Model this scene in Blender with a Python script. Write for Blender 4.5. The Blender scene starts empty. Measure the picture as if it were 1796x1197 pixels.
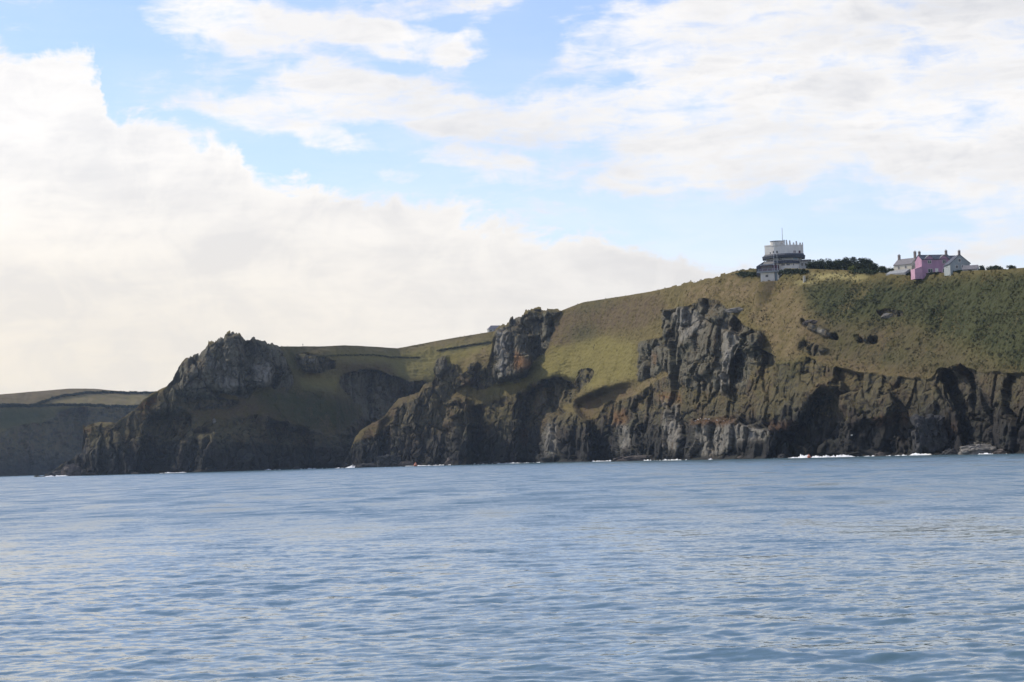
import bpy, math, random
import numpy as np
from mathutils import Matrix, Vector
R = math.radians
rng = np.random.default_rng(7)
random.seed(7)
sc = bpy.context.scene
COL = sc.collection

# ------------------------------------------------------------------ camera
W0, H0, F0 = 1796.0, 1197.0, 3890.0        # photograph size and focal length in its own pixels
CAMZ = 3.0
ROLL = math.atan(0.03007)
PITCH = math.atan(204.4 / F0)
cf = np.array([0, math.cos(PITCH), math.sin(PITCH)])
r0 = np.array([1.0, 0, 0]); u0_ = np.array([0, -math.sin(PITCH), math.cos(PITCH)])
cr = math.cos(ROLL) * r0 - math.sin(ROLL) * u0_
cu = math.sin(ROLL) * r0 + math.cos(ROLL) * u0_
cam = bpy.data.cameras.new('camera'); camo = bpy.data.objects.new('camera', cam); COL.objects.link(camo)
M = Matrix(((cr[0], cu[0], -cf[0], 0), (cr[1], cu[1], -cf[1], 0), (cr[2], cu[2], -cf[2], CAMZ), (0, 0, 0, 1)))
camo.matrix_world = M
cam.sensor_width = 36.0; cam.lens = 36.0 * F0 / W0
cam.clip_start = 0.5; cam.clip_end = 30000
sc.camera = camo

def dirs(u, v):
    u = np.asarray(u, float); v = np.asarray(v, float)
    return cf * F0 + cr * (u[..., None] - W0 / 2) + cu * (H0 / 2 - v[..., None])
def pix(u, v, D):
    d = dirs(np.asarray(u, float), np.asarray(v, float))
    D = np.asarray(D, float)
    return np.array([0, 0, CAMZ]) + d / d[..., 1:2] * D[..., None]
def P1(u, v, D):
    p = pix(np.array([u]), np.array([v]), np.array([D]))[0]
    return Vector((float(p[0]), float(p[1]), float(p[2])))

# ------------------------------------------------------------------ sun, sky, exposure
SUN_EL, SUN_AZ = R(41), R(-62)              # azimuth measured from +Y (view direction) towards +X
sd = Vector((math.sin(SUN_AZ) * math.cos(SUN_EL), math.cos(SUN_AZ) * math.cos(SUN_EL), math.sin(SUN_EL)))
sun = bpy.data.lights.new('sun', 'SUN'); sun.energy = 3.1; sun.angle = R(0.5); sun.color = (1, 0.90, 0.74)
suno = bpy.data.objects.new('sun', sun); COL.objects.link(suno)
suno.rotation_euler = sd.to_track_quat('Z', 'Y').to_euler()
sc.view_settings.view_transform = 'Standard'; sc.view_settings.look = 'None'
sc.view_settings.exposure = 0.2; sc.view_settings.gamma = 1.0
sc.cycles.use_denoising = True; sc.cycles.denoising_input_passes = 'RGB_ALBEDO_NORMAL'; sc.cycles.denoising_prefilter = 'ACCURATE'; sc.cycles.use_adaptive_sampling = False
sc.cycles.max_bounces = 6; sc.cycles.diffuse_bounces = 2; sc.cycles.glossy_bounces = 3
sc.cycles.volume_bounces = 0; sc.cycles.transparent_max_bounces = 8
sc.cycles.sample_clamp_indirect = 4.0

world = bpy.data.worlds.new('World'); sc.world = world; world.use_nodes = True

class NT:
    """tiny node helper"""
    def __init__(s, tree):
        s.t = tree; s.n = tree.nodes; s.l = tree.links
    def new(s, typ, **kw):
        n = s.n.new(typ)
        for k, v in kw.items(): setattr(n, k, v)
        return n
    def put(s, sock, v):
        if isinstance(v, bpy.types.NodeSocket): s.l.new(v, sock)
        elif v is not None:
            if isinstance(v, (tuple, list)) and len(v) == 3 and sock.type == 'RGBA': v = tuple(v) + (1,)
            sock.default_value = v
    def m(s, op, a, b=None, c=None, clamp=False):
        n = s.new('ShaderNodeMath', operation=op, use_clamp=clamp)
        for i, x in enumerate((a, b, c)):
            if x is not None: s.put(n.inputs[i], x)
        return n.outputs[0]
    def vm(s, op, a, b=None, out=0):
        n = s.new('ShaderNodeVectorMath', operation=op)
        s.put(n.inputs[0], a)
        if b is not None: s.put(n.inputs[1], b)
        return n.outputs[out]
    def mix(s, f, a, b, mode='MIX'):
        n = s.new('ShaderNodeMix', data_type='RGBA', blend_type=mode)
        s.put(n.inputs[0], f); s.put(n.inputs[6], a); s.put(n.inputs[7], b)
        return n.outputs[2]
    def mixf(s, f, a, b):
        n = s.new('ShaderNodeMix', data_type='FLOAT')
        s.put(n.inputs[0], f); s.put(n.inputs[2], a); s.put(n.inputs[3], b)
        return n.outputs[0]
    def noise(s, vec, scale, detail=4, rough=0.55, dist=0.0, out=0):
        n = s.new('ShaderNodeTexNoise')
        s.put(n.inputs['Vector'], vec); n.inputs['Scale'].default_value = scale
        n.inputs['Detail'].default_value = detail; n.inputs['Roughness'].default_value = rough
        n.inputs['Distortion'].default_value = dist
        return n.outputs[out]
    def ss(s, x, a, b, lo=0.0, hi=1.0):
        n = s.new('ShaderNodeMapRange', interpolation_type='SMOOTHSTEP')
        s.put(n.inputs[0], x); s.put(n.inputs[1], a); s.put(n.inputs[2], b)
        n.inputs[3].default_value = lo; n.inputs[4].default_value = hi
        return n.outputs[0]
    def xyz(s, v):
        n = s.new('ShaderNodeSeparateXYZ'); s.put(n.inputs[0], v); return n.outputs
    def comb(s, x, y, z):
        n = s.new('ShaderNodeCombineXYZ')
        for i, q in enumerate((x, y, z)): s.put(n.inputs[i], q)
        return n.outputs[0]
    def scale(s, v, t):
        n = s.new('ShaderNodeMapping'); s.put(n.inputs[0], v); n.inputs['Scale'].default_value = t
        return n.outputs[0]

def ang(u, v):
    """photo pixel -> (azimuth, elevation) in milli-focal units, used to say where a cloud stands in the sky"""
    d = dirs(np.array([float(u)]), np.array([float(v)]))[0]
    d = d / np.linalg.norm(d)
    return math.atan2(d[0], d[1]) * F0 / 1000, math.asin(d[2]) * F0 / 1000

def build_sky():
    for n in list(world.node_tree.nodes): world.node_tree.nodes.remove(n)
    w = NT(world.node_tree)
    out = w.new('ShaderNodeOutputWorld'); bg = w.new('ShaderNodeBackground')
    w.l.new(bg.outputs[0], out.inputs[0]); bg.inputs[1].default_value = 0.15
    sky = w.new('ShaderNodeTexSky', sky_type='NISHITA', sun_disc=False)
    sky.sun_elevation = SUN_EL; sky.sun_rotation = SUN_AZ
    sky.air_density = 1.0; sky.dust_density = 0.1; sky.ozone_density = 5.0
    geo = w.new('ShaderNodeTexCoord')
    d = w.vm('NORMALIZE', geo.outputs['Generated'])
    x, y, z = w.xyz(d)
    az = w.m('MULTIPLY', w.m('ARCTAN2', x, y), F0 / 1000)
    el = w.m('MULTIPLY', w.m('ARCSINE', z), F0 / 1000)
    p = w.comb(az, el, 0.0)
    # wispy warp
    st = w.scale(p, (1.7, 6.5, 1.0))
    wz = w.new('ShaderNodeVectorRotate', rotation_type='Z_AXIS'); w.put(wz.inputs['Vector'], st); wz.inputs['Angle'].default_value = R(-9)
    n1 = w.noise(wz.outputs[0], 1.6, 8, 0.6, 0.35)
    n2 = w.noise(p, 9.0, 6, 0.62, 0.6)
    n3 = w.noise(w.scale(p, (1.0, 2.4, 1.0)), 1.2, 3, 0.5)
    wv = w.noise(p, 5.0, 5, 0.6, 0.0, 1)
    wv2 = w.vm('MULTIPLY', w.vm('SUBTRACT', wv, (0.5, 0.5, 0.5)), (0.16, 0.10, 0.0))
    pw = w.vm('ADD', p, wv2)
    px, py, _ = w.xyz(pw)
    # the big bank: everything below a drifting upper edge
    edge = [(-500, -40), (-100, 30), (0, 48), (30, 68), (65, 76), (100, 52), (150, 72), (184, 105), (176, 125), (190, 205), (260, 214), (330, 222),
            (415, 244), (430, 276), (470, 300), (520, 298), (570, 315), (650, 345), (740, 347), (800, 370),
            (900, 392), (975, 402), (1045, 418), (1120, 450), (1200, 456), (1290, 470), (1420, 500), (1800, 540)]
    fc = w.new('ShaderNodeFloatCurve')
    pts = [ang(a, b) for a, b in edge]
    lo, hi = pts[0][0], pts[-1][0]; e0, e1 = -0.2, 1.2
    c = fc.mapping.curves[0]
    qq = [((a - lo) / (hi - lo), (b - e0) / (e1 - e0)) for a, b in pts]
    c.points[0].location = qq[0]; c.points[1].location = qq[-1]
    for q in qq[1:-1]: c.points.new(*q)
    for k in c.points: k.handle_type = 'VECTOR'
    fc.mapping.update()
    w.put(fc.inputs[1], w.m('DIVIDE', w.m('SUBTRACT', px, lo), hi - lo, clamp=True))
    ev = w.m('ADD', w.m('MULTIPLY', fc.outputs[0], e1 - e0), e0)
    bank = w.ss(w.m('ADD', w.m('SUBTRACT', ev, py), w.m('MULTIPLY', w.m('ADD', w.m('SUBTRACT', n2, 0.5), w.m('MULTIPLY', w.m('SUBTRACT', n1, .5), .5)), 0.11)), -0.02, 0.045)
    # separate clouds and gaps: u, v, half-length, half-height, tilt, weight
    blobs = [(390, 30, 240, 75, 8, .75), (525, 40, 85, 32, -18, .55), (690, 62, 170, 46, 12, .85), (815, 88, 95, 36, -10, .75), (760, 12, 150, 26, 3, .35),
             (530, 142, 160, 42, -14, .6), (450, 192, 180, 38, 5, .62), (580, 238, 110, 36, 14, .6), (640, 165, 150, 60, 5, .5),
             (745, 182, 190, 62, 8, .6), (890, 205, 200, 60, 8, .55), (1020, 190, 150, 58, -10, .55), (1150, 200, 240, 80, 0, .55),
             (1250, 165, 140, 60, 0, .4), (1370, 270, 480, 80, -3, .6), (1520, 190, 480, 130, 0, .5), (1140, 305, 190, 40, -8, .55),
             (1090, 70, 220, 70, -12, .5), (1260, 50, 380, 110, -5, .55), (1540, 70, 450, 150, 0, .5), (1760, 150, 260, 240, 0, .5),
             (1710, 300, 260, 80, -8, .6), (1148, 108, 45, 36, 0, .35), (825, 278, 140, 32, 4, .5), (712, 303, 55, 16, 0, .45),
             (895, 305, 110, 42, 0, .45), (970, 360, 90, 22, 10, .3), (1500, 372, 150, 26, -3, .34), (1720, 405, 190, 60, -12, .5),
             (1790, 440, 160, 50, -10, .4), (1385, 330, 40, 20, 0, .3), (700, 5, 60, 22, 0, .2), (870, 5, 90, 30, -5, .35), (1130, 410, 60, 22, 0, .3),
             (905, 95, 110, 62, -5, -.5), (1400, 122, 130, 16, -12, -.3), (1330, 150, 110, 18, -15, -.3), (1430, 244, 110, 12, 0, -.3),
             (1610, 232, 50, 14, 0, -.25), (1640, 22, 90, 16, 5, -.2), (200, 90, 160, 110, 20, -.3), (1190, 115, 70, 22, -10, -.2), (1310, 400, 280, 60, 0, -.35), (1100, 365, 120, 30, 10, -.25)]
    acc = None
    for (u, v, ru, rv, rot, amp) in blobs:
        a, e = ang(u, v)
        mp = w.new('ShaderNodeMapping', vector_type='TEXTURE')
        w.put(mp.inputs[0], pw)
        mp.inputs['Location'].default_value = (a, e, 0)
        mp.inputs['Rotation'].default_value = (0, 0, R(-rot) - ROLL * 1.0)
        mp.inputs['Scale'].default_value = (ru / 1000, rv / 1000, 1)
        g = w.new('ShaderNodeTexGradient', gradient_type='SPHERICAL'); w.put(g.inputs[0], mp.outputs[0])
        t = w.m('MULTIPLY', w.ss(g.outputs[1], 0.0, 0.6), amp)
        acc = t if acc is None else w.m('ADD', acc, t)
    # clouds elsewhere round the sky (outside the framed part): broken streaks
    infr = w.m('MULTIPLY', w.ss(w.m('ABSOLUTE', az), 0.95, 1.4, 1.0, 0.0), w.ss(el, 0.85, 1.15, 1.0, 0.0))
    wide = w.m('MULTIPLY', w.m('SUBTRACT', 1.0, infr), w.m('ADD', w.m('MULTIPLY', w.m('SUBTRACT', n3, 0.42), 1.8), w.m('MULTIPLY', w.ss(el, 0.9, 1.6, 0.40, -0.25), w.ss(el, -0.1, 0.6))))
    acc = w.m('MINIMUM', w.m('MULTIPLY', acc, 0.9), 0.70)
    n4 = w.noise(wz.outputs[0], 5.5, 7, 0.62, 0.5)
    dens = w.m('ADD', w.m('ADD', acc, wide), w.m('MULTIPLY', w.m('SUBTRACT', n1, 0.5), 1.5))
    dens = w.m('ADD', dens, w.m('MULTIPLY', w.m('SUBTRACT', n2, 0.5), 1.15))
    dens = w.m('ADD', dens, w.m('MULTIPLY', w.m('SUBTRACT', n4, 0.5), 1.45))
    dens = w.m('ADD', dens, w.m('MULTIPLY', bank, 1.2))
    cl = w.m('POWER', w.ss(dens, -0.02, 0.86), 0.8)
    thick = w.ss(dens, 0.55, 1.35)
    # thin veil that pales the blue, thicker towards the sea horizon
    veil = w.m('MULTIPLY', w.ss(el, 0.2, 0.8, 0.50, 0.14), w.ss(n1, 0.25, 0.75, 0.5, 1.3))
    # cloud brightness: soft grey bases, cream low on the sunny side
    grey = w.m('ADD', w.m('MULTIPLY', w.ss(n3, 0.40, 0.62), 0.5), w.m('MULTIPLY', w.ss(n1, 0.40, 0.64), 0.6))
    grey = w.m('ADD', w.m('MULTIPLY', grey, 0.75), w.m('MULTIPLY', thick, w.m('MULTIPLY', w.ss(n2, .35, .65), .45)), clamp=True)
    low = w.ss(el, 0.08, 0.62, 1.0, 0.0)
    white = w.mix(w.m('MULTIPLY', grey, w.ss(az, -0.6, 0.8, 0.75, 1.0)), (6.15, 5.98, 5.8), (4.4, 4.42, 4.58))
    cream = w.mix(w.ss(az, -1.0, 0.9), (6.0, 5.3, 4.15), (5.0, 4.95, 5.0))
    cream = w.mix(w.m('MULTIPLY', grey, .5), cream, (4.75, 4.5, 4.2))
    ccol = w.mix(w.m('MULTIPLY', low, 0.85), white, cream)
    sunc = w.vm('DOT_PRODUCT', d, tuple(sd), out=1)
    glow = w.m('ADD', 1.0, w.m('MULTIPLY', w.m('POWER', w.m('MAXIMUM', sunc, 0.0), 8.0), 2.0))
    ccol = w.vm('MULTIPLY', ccol, w.comb(glow, glow, glow))
    blue = w.mix(veil, w.mix(1.0, sky.outputs[0], (1.10, 0.95, 0.98), 'MULTIPLY'), (5.6, 5.8, 6.3))
    colr = w.mix(w.m('MULTIPLY', cl, 0.97), blue, ccol)
    w.put(bg.inputs[0], colr)
build_sky()

# ------------------------------------------------------------------ noise (numpy)
def _hash(i, j, k, s):
    h = (i * np.uint32(374761393) + j * np.uint32(668265263) + k * np.uint32(2147483647 ^ 0x5bd1e995) + np.uint32(s) * np.uint32(2246822519))
    h = (h ^ (h >> np.uint32(13))) * np.uint32(1274126177)
    h = (h ^ (h >> np.uint32(15))) * np.uint32(2246822519)
    return h ^ (h >> np.uint32(16))
def _u32(a): return a.astype(np.int64).astype(np.uint32)
def vnoise(x, y, z, s=0):
    """gradient-like value noise in -1..1"""
    out = np.empty(x.shape, np.float32)
    xf, yf, zf, of = x.ravel(), y.ravel(), z.ravel(), out.ravel()
    for c in range(0, xf.size, 131072):
        a, b, d = xf[c:c+131072], yf[c:c+131072], zf[c:c+131072]
        i0, j0, k0 = np.floor(a), np.floor(b), np.floor(d)
        fx, fy, fz = (a - i0).astype(np.float32), (b - j0).astype(np.float32), (d - k0).astype(np.float32)
        i, j, k = _u32(i0), _u32(j0), _u32(k0)
        wx, wy, wz = [t * t * t * (t * (t * 6 - 15) + 10) for t in (fx, fy, fz)]
        r = 0
        for dx in (0, 1):
            for dy in (0, 1):
                for dz in (0, 1):
                    h = _hash(i + np.uint32(dx), j + np.uint32(dy), k + np.uint32(dz), s)
                    gx = ((h & np.uint32(1023)).astype(np.float32) / 511.5 - 1)
                    gy = (((h >> np.uint32(10)) & np.uint32(1023)).astype(np.float32) / 511.5 - 1)
                    gz = (((h >> np.uint32(20)) & np.uint32(1023)).astype(np.float32) / 511.5 - 1)
                    val = gx * (fx - dx) + gy * (fy - dy) + gz * (fz - dz)
                    w = (wx if dx else 1 - wx) * (wy if dy else 1 - wy) * (wz if dz else 1 - wz)
                    r = r + w * val
        of[c:c+131072] = r * 1.3
    return out
def fbm(x, y, z, s=0, octv=4, gain=0.5):
    r = 0; a = 1.0; f = 1.0
    for o in range(octv):
        r = r + a * vnoise(x * f, y * f, z * f, s + o * 17); a *= gain; f *= 2.03
    return r
def cells(x, y, z, s=0):
    """returns (random value of the nearest cell 0..1, F2-F1)"""
    idv = np.empty(x.shape, np.float32); gap = np.empty(x.shape, np.float32); til = np.empty(x.shape, np.float32); tr = til.ravel()
    xf, yf, zf = x.ravel(), y.ravel(), z.ravel(); ir, gr = idv.ravel(), gap.ravel()
    for c in range(0, xf.size, 65536):
        a, b, d = xf[c:c+65536], yf[c:c+65536], zf[c:c+65536]
        i0, j0, k0 = np.floor(a), np.floor(b), np.floor(d)
        fx, fy, fz = (a - i0).astype(np.float32), (b - j0).astype(np.float32), (d - k0).astype(np.float32)
        i, j, k = _u32(i0), _u32(j0), _u32(k0)
        f1 = np.full(a.shape, 9, np.float32); f2 = f1.copy(); best = np.zeros(a.shape, np.float32); tb = np.zeros(a.shape, np.float32)
        for dx in (-1, 0, 1):
            for dy in (-1, 0, 1):
                for dz in (-1, 0, 1):
                    h = _hash(i + np.uint32(dx & 0xffffffff), j + np.uint32(dy & 0xffffffff), k + np.uint32(dz & 0xffffffff), s)
                    ox = (h & np.uint32(1023)).astype(np.float32) / 1023
                    oy = ((h >> np.uint32(10)) & np.uint32(1023)).astype(np.float32) / 1023
                    oz = ((h >> np.uint32(20)) & np.uint32(1023)).astype(np.float32) / 1023
                    dd = (dx + ox - fx) ** 2 + (dy + oy - fy) ** 2 + (dz + oz - fz) ** 2
                    n1 = dd < f1
                    f2 = np.where(n1, f1, np.minimum(f2, dd)); best = np.where(n1, ((h >> np.uint32(7)) & np.uint32(4095)).astype(np.float32) / 4095, best)
                    gx = ((h >> np.uint32(3)) & np.uint32(255)).astype(np.float32) / 127.5 - 1; gy = ((h >> np.uint32(12)) & np.uint32(255)).astype(np.float32) / 127.5 - 1; gz = ((h >> np.uint32(22)) & np.uint32(255)).astype(np.float32) / 127.5 - 1
                    tb = np.where(n1, gx * (fx - dx - ox) + gy * (fy - dy - oy) + 0.35 * gz * (fz - dz - oz), tb)
                    f1 = np.where(n1, dd, f1)
        ir[c:c+65536] = best; gr[c:c+65536] = np.sqrt(f2) - np.sqrt(f1); tr[c:c+65536] = tb
    return idv, gap, til

# ------------------------------------------------------------------ objects helper
def tag(o, label=None, cat=None, group=None, kind=None):
    if label: o['label'] = label
    if cat: o['category'] = cat
    if group: o['group'] = group
    if kind: o['kind'] = kind
    return o
def empty(name, loc, rz=0.0, **kw):
    o = bpy.data.objects.new(name, None); COL.objects.link(o)
    o.location = loc; o.rotation_euler = (0, 0, rz); o.empty_display_size = 0.5
    return tag(o, **kw)
def mesh_obj(name, verts, faces, mat=None, parent=None, smooth=False):
    me = bpy.data.meshes.new(name); me.from_pydata([tuple(v) for v in verts], [], faces)
    if smooth: me.polygons.foreach_set('use_smooth', [True] * len(me.polygons))
    o = bpy.data.objects.new(name, me); COL.objects.link(o)
    if mat: me.materials.append(mat)
    if parent: o.parent = parent
    return o
def grid_obj(name, P, mat, attrs=None, flip=False):
    """P[nr,nc,3] -> one mesh"""
    nr, nc = P.shape[:2]
    me = bpy.data.meshes.new(name)
    me.vertices.add(nr * nc); me.vertices.foreach_set('co', P.reshape(-1).astype(np.float32))
    a = (np.arange(nr - 1)[:, None] * nc + np.arange(nc - 1)[None]).ravel()
    q = np.stack([a, a + 1, a + nc + 1, a + nc], 1)
    if flip: q = q[:, ::-1]
    n = len(q)
    me.loops.add(n * 4); me.loops.foreach_set('vertex_index', q.ravel().astype(np.int32))
    me.polygons.add(n); me.polygons.foreach_set('loop_start', np.arange(0, n * 4, 4, dtype=np.int32))
    me.polygons.foreach_set('use_smooth', np.ones(n, bool))
    me.update(calc_edges=True); me.validate()
    for k, arr in (attrs or {}).items():
        at = me.attributes.new(k, 'FLOAT_COLOR', 'POINT'); at.data.foreach_set('color', arr.reshape(-1).astype(np.float32))
    o = bpy.data.objects.new(name, me); COL.objects.link(o); me.materials.append(mat)
    return o
class MB:
    def __init__(s): s.v = []; s.f = []
    def add(s, vs, fs):
        b = len(s.v); s.v += [tuple(v) for v in vs]; s.f += [tuple(i + b for i in f) for f in fs]; return s
    def prism(s, plan, z0, z1, top=None):
        """plan: ccw xy list; top: optional plan for the top ring"""
        n = len(plan); top = top or plan
        vs = [(x, y, z0) for x, y in plan] + [(x, y, z1) for x, y in top]
        fs = [(i, (i + 1) % n, n + (i + 1) % n, n + i) for i in range(n)] + [tuple(range(n - 1, -1, -1)), tuple(range(n, 2 * n))]
        return s.add(vs, fs)
    def box(s, x0, x1, y0, y1, z0, z1):
        return s.prism([(x0, y0), (x1, y0), (x1, y1), (x0, y1)], z0, z1)
    def cyl(s, x, y, r0, z0, z1, r1=None, n=12):
        r1 = r0 if r1 is None else r1
        a = [(x + r0 * math.cos(2 * math.pi * i / n), y + r0 * math.sin(2 * math.pi * i / n)) for i in range(n)]
        b = [(x + r1 * math.cos(2 * math.pi * i / n), y + r1 * math.sin(2 * math.pi * i / n)) for i in range(n)]
        return s.prism(a, z0, z1, b)
    def build(s, name, mat, parent=None, smooth=False):
        return mesh_obj(name, s.v, s.f, mat, parent, smooth)

# ------------------------------------------------------------------ materials
def mat_simple(name, col, rough=0.8, var=0.15, scale=2.0, spec=0.3, bump=0.0, metallic=0.0, streak=1.0):
    m = bpy.data.materials.new(name); m.use_nodes = True
    w = NT(m.node_tree); b = m.node_tree.nodes['Principled BSDF']
    tc = w.new('ShaderNodeTexCoord')
    v = w.scale(tc.outputs['Object'], (1, 1, 1.0 / streak))
    n = w.noise(v, scale, 6, 0.6)
    dk = tuple(c * (1 - var) for c in col); lt = tuple(min(1, c * (1 + var)) for c in col)
    w.put(b.inputs['Base Color'], w.mix(w.ss(n, 0.3, 0.7), dk, lt))
    b.inputs['Roughness'].default_value = rough; b.inputs['Specular IOR Level'].default_value = spec
    b.inputs['Metallic'].default_value = metallic
    if bump:
        bp = w.new('ShaderNodeBump'); bp.inputs['Strength'].default_value = bump; bp.inputs['Distance'].default_value = 0.05
        w.put(bp.inputs['Height'], n); w.l.new(bp.outputs[0], b.inputs['Normal'])
    return m

def mat_terrain(name, tint=(1, 1, 1)):
    m = bpy.data.materials.new(name); m.use_nodes = True
    w = NT(m.node_tree); b = m.node_tree.nodes['Principled BSDF']
    tc = w.new('ShaderNodeTexCoord'); ob = tc.outputs['Object']
    z1 = w.new('ShaderNodeAttribute', attribute_name='zone'); z2 = w.new('ShaderNodeAttribute', attribute_name='zone2')
    rock, scrub, tan = w.xyz(z1.outputs['Color']); heath_shade = z1.outputs['Alpha']
    lush, orange, pale = w.xyz(z2.outputs['Color']); lawn = z2.outputs['Alpha']
    bare = w.xyz(w.new('ShaderNodeAttribute', attribute_name='zone3').outputs['Color'])[0]
    geo = w.new('ShaderNodeNewGeometry')
    nz = w.xyz(geo.outputs['Normal'])[2]; pz = w.xyz(ob)[2]
    nA = w.noise(ob, 0.05, 5, 0.6); nB = w.noise(ob, 0.22, 6, 0.65); nC = w.noise(ob, 1.1, 6, 0.7); nD = w.noise(ob, 0.012, 3, 0.5)
    vst = w.scale(ob, (1, 1, 0.22)); nV = w.noise(vst, 0.5, 6, 0.65, 0.3)
    nS = w.noise(w.scale(ob, (0.25, 0.25, 1.2)), 0.45, 5, 0.65, 0.4)
    # grass
    g = w.mix(w.ss(nB, 0.3, 0.7), (0.118, 0.092, 0.034), (0.172, 0.134, 0.054))
    g = w.mix(w.ss(nC, 0.42, 0.68, 0, 0.65), g, (0.065, 0.066, 0.026))
    g = w.mix(w.m('MULTIPLY', lush, w.ss(nB, 0.2, 0.6, .5, .95)), g, (0.185, 0.158, 0.050))
    g = w.mix(w.m('MULTIPLY', tan, w.ss(w.m('ADD', w.m('ADD', w.m('MULTIPLY', nB, .5), w.m('MULTIPLY', nS, .5)), w.m('MULTIPLY', w.m('SUBTRACT', nC, .5), .6)), 0.38, 0.62)), g, (0.185, 0.138, 0.076))
    g = w.mix(w.m('MULTIPLY', heath_shade, w.ss(w.m('ADD', nB, w.m('MULTIPLY', w.m('SUBTRACT', nC, .5), .8)), 0.3, 0.62)), g, (0.105, 0.075, 0.046))
    sc_c = w.mix(w.ss(nC, 0.3, 0.7), w.mix(w.ss(nA, .4, .6), (0.030, 0.036, 0.016), (0.048, 0.050, 0.021)), w.mix(w.ss(nA, .4, .6), (0.036, 0.048, 0.018), (0.070, 0.076, 0.030)))
    g = w.mix(w.m('MULTIPLY', scrub, w.ss(w.m('ADD', nA, w.m('MULTIPLY', w.m('SUBTRACT', nC, .5), .7)), 0.22, 0.5)), g, sc_c)
    g = w.mix(lawn, g, (0.30, 0.26, 0.115))
    # rock
    r = w.mix(w.ss(nV, 0.3, 0.7), (0.047, 0.041, 0.031), (0.124, 0.105, 0.075))
    r = w.mix(w.ss(nC, 0.45, 0.75, 0, 0.55), r, (0.036, 0.034, 0.031))
    r = w.mix(w.m('MULTIPLY', w.ss(nB, 0.42, 0.62), w.ss(nz, -0.1, 0.6, 0.25, 0.9)), r, (0.120, 0.122, 0.066))
    r = w.mix(w.m('MULTIPLY', w.ss(nA, 0.45, 0.6, 0, .7), w.ss(nB, .35, .6)), r, (0.100, 0.062, 0.036))
    r = w.mix(w.m('MULTIPLY', w.m('MULTIPLY', bare, w.ss(pz, 14.0, 26.0)), w.ss(w.m('ADD', nC, w.m('MULTIPLY', w.m('SUBTRACT', nV, .5), .8)), 0.34, 0.62)), r, (0.134, 0.126, 0.094))
    r = w.mix(w.m('MULTIPLY', orange, w.ss(nC, 0.25, 0.6)), r, (0.21, 0.105, 0.040))
    r = w.mix(w.m('MULTIPLY', pale, w.ss(nV, 0.25, 0.62)), r, (0.235, 0.22, 0.19))
    # rock darker towards the sea, black lichen at the foot
    low_dark = w.ss(w.m('ADD', pz, w.m('MULTIPLY', w.m('SUBTRACT', nV, 0.5), 14.0)), 4.0, 30.0, 1.0, 0.0)
    r = w.mix(w.m('MULTIPLY', low_dark, w.m('SUBTRACT', 0.85, w.m('MULTIPLY', pale, 0.68))), r, (0.018, 0.019, 0.021))
    # turf on ledges
    turfy = w.m('ADD', w.m('MULTIPLY', w.m('SUBTRACT', nB, .5), 1.1), w.m('MULTIPLY', w.m('SUBTRACT', nC, .5), .7))
    led = w.m('MULTIPLY', w.ss(w.m('SUBTRACT', w.m('ADD', nz, turfy), w.m('MULTIPLY', bare, .62)), 0.10, 0.46), w.ss(w.m('ADD', pz, w.m('MULTIPLY', turfy, 16.0)), 13.0, 30.0))
    g_l = w.mix(w.ss(nB, .4, .62), (0.070, 0.066, 0.030), (0.105, 0.078, 0.042))
    g = w.mix(w.m('MULTIPLY', w.ss(rock, 0.25, 0.8), 0.75), g, g_l)
    rk = w.m('MULTIPLY', w.ss(w.m('ADD', rock, w.m('ADD', w.m('MULTIPLY', w.m('SUBTRACT', nC, 0.5), 0.9), w.m('MULTIPLY', w.m('SUBTRACT', nB, 0.5), 0.8))), 0.36, 0.64), w.m('SUBTRACT', 1.0, w.m('MULTIPLY', led, 0.9)))
    col = w.mix(rk, g, r)
    col = w.mix(1.0, col, tint, 'MULTIPLY')
    w.put(b.inputs['Base Color'], col)
    b.inputs['Roughness'].default_value = 0.95; b.inputs['Specular IOR Level'].default_value = 0.12
    bp = w.new('ShaderNodeBump'); bp.inputs['Strength'].default_value = 0.6; bp.inputs['Distance'].default_value = 0.5
    nf = w.noise(ob, 1.6, 6, 0.7)
    w.put(bp.inputs['Height'], nf); w.l.new(bp.outputs[0], b.inputs['Normal'])
    return m
M_TERR = mat_terrain('coast_ground')
M_FAR = mat_terrain('far_ground')

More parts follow.
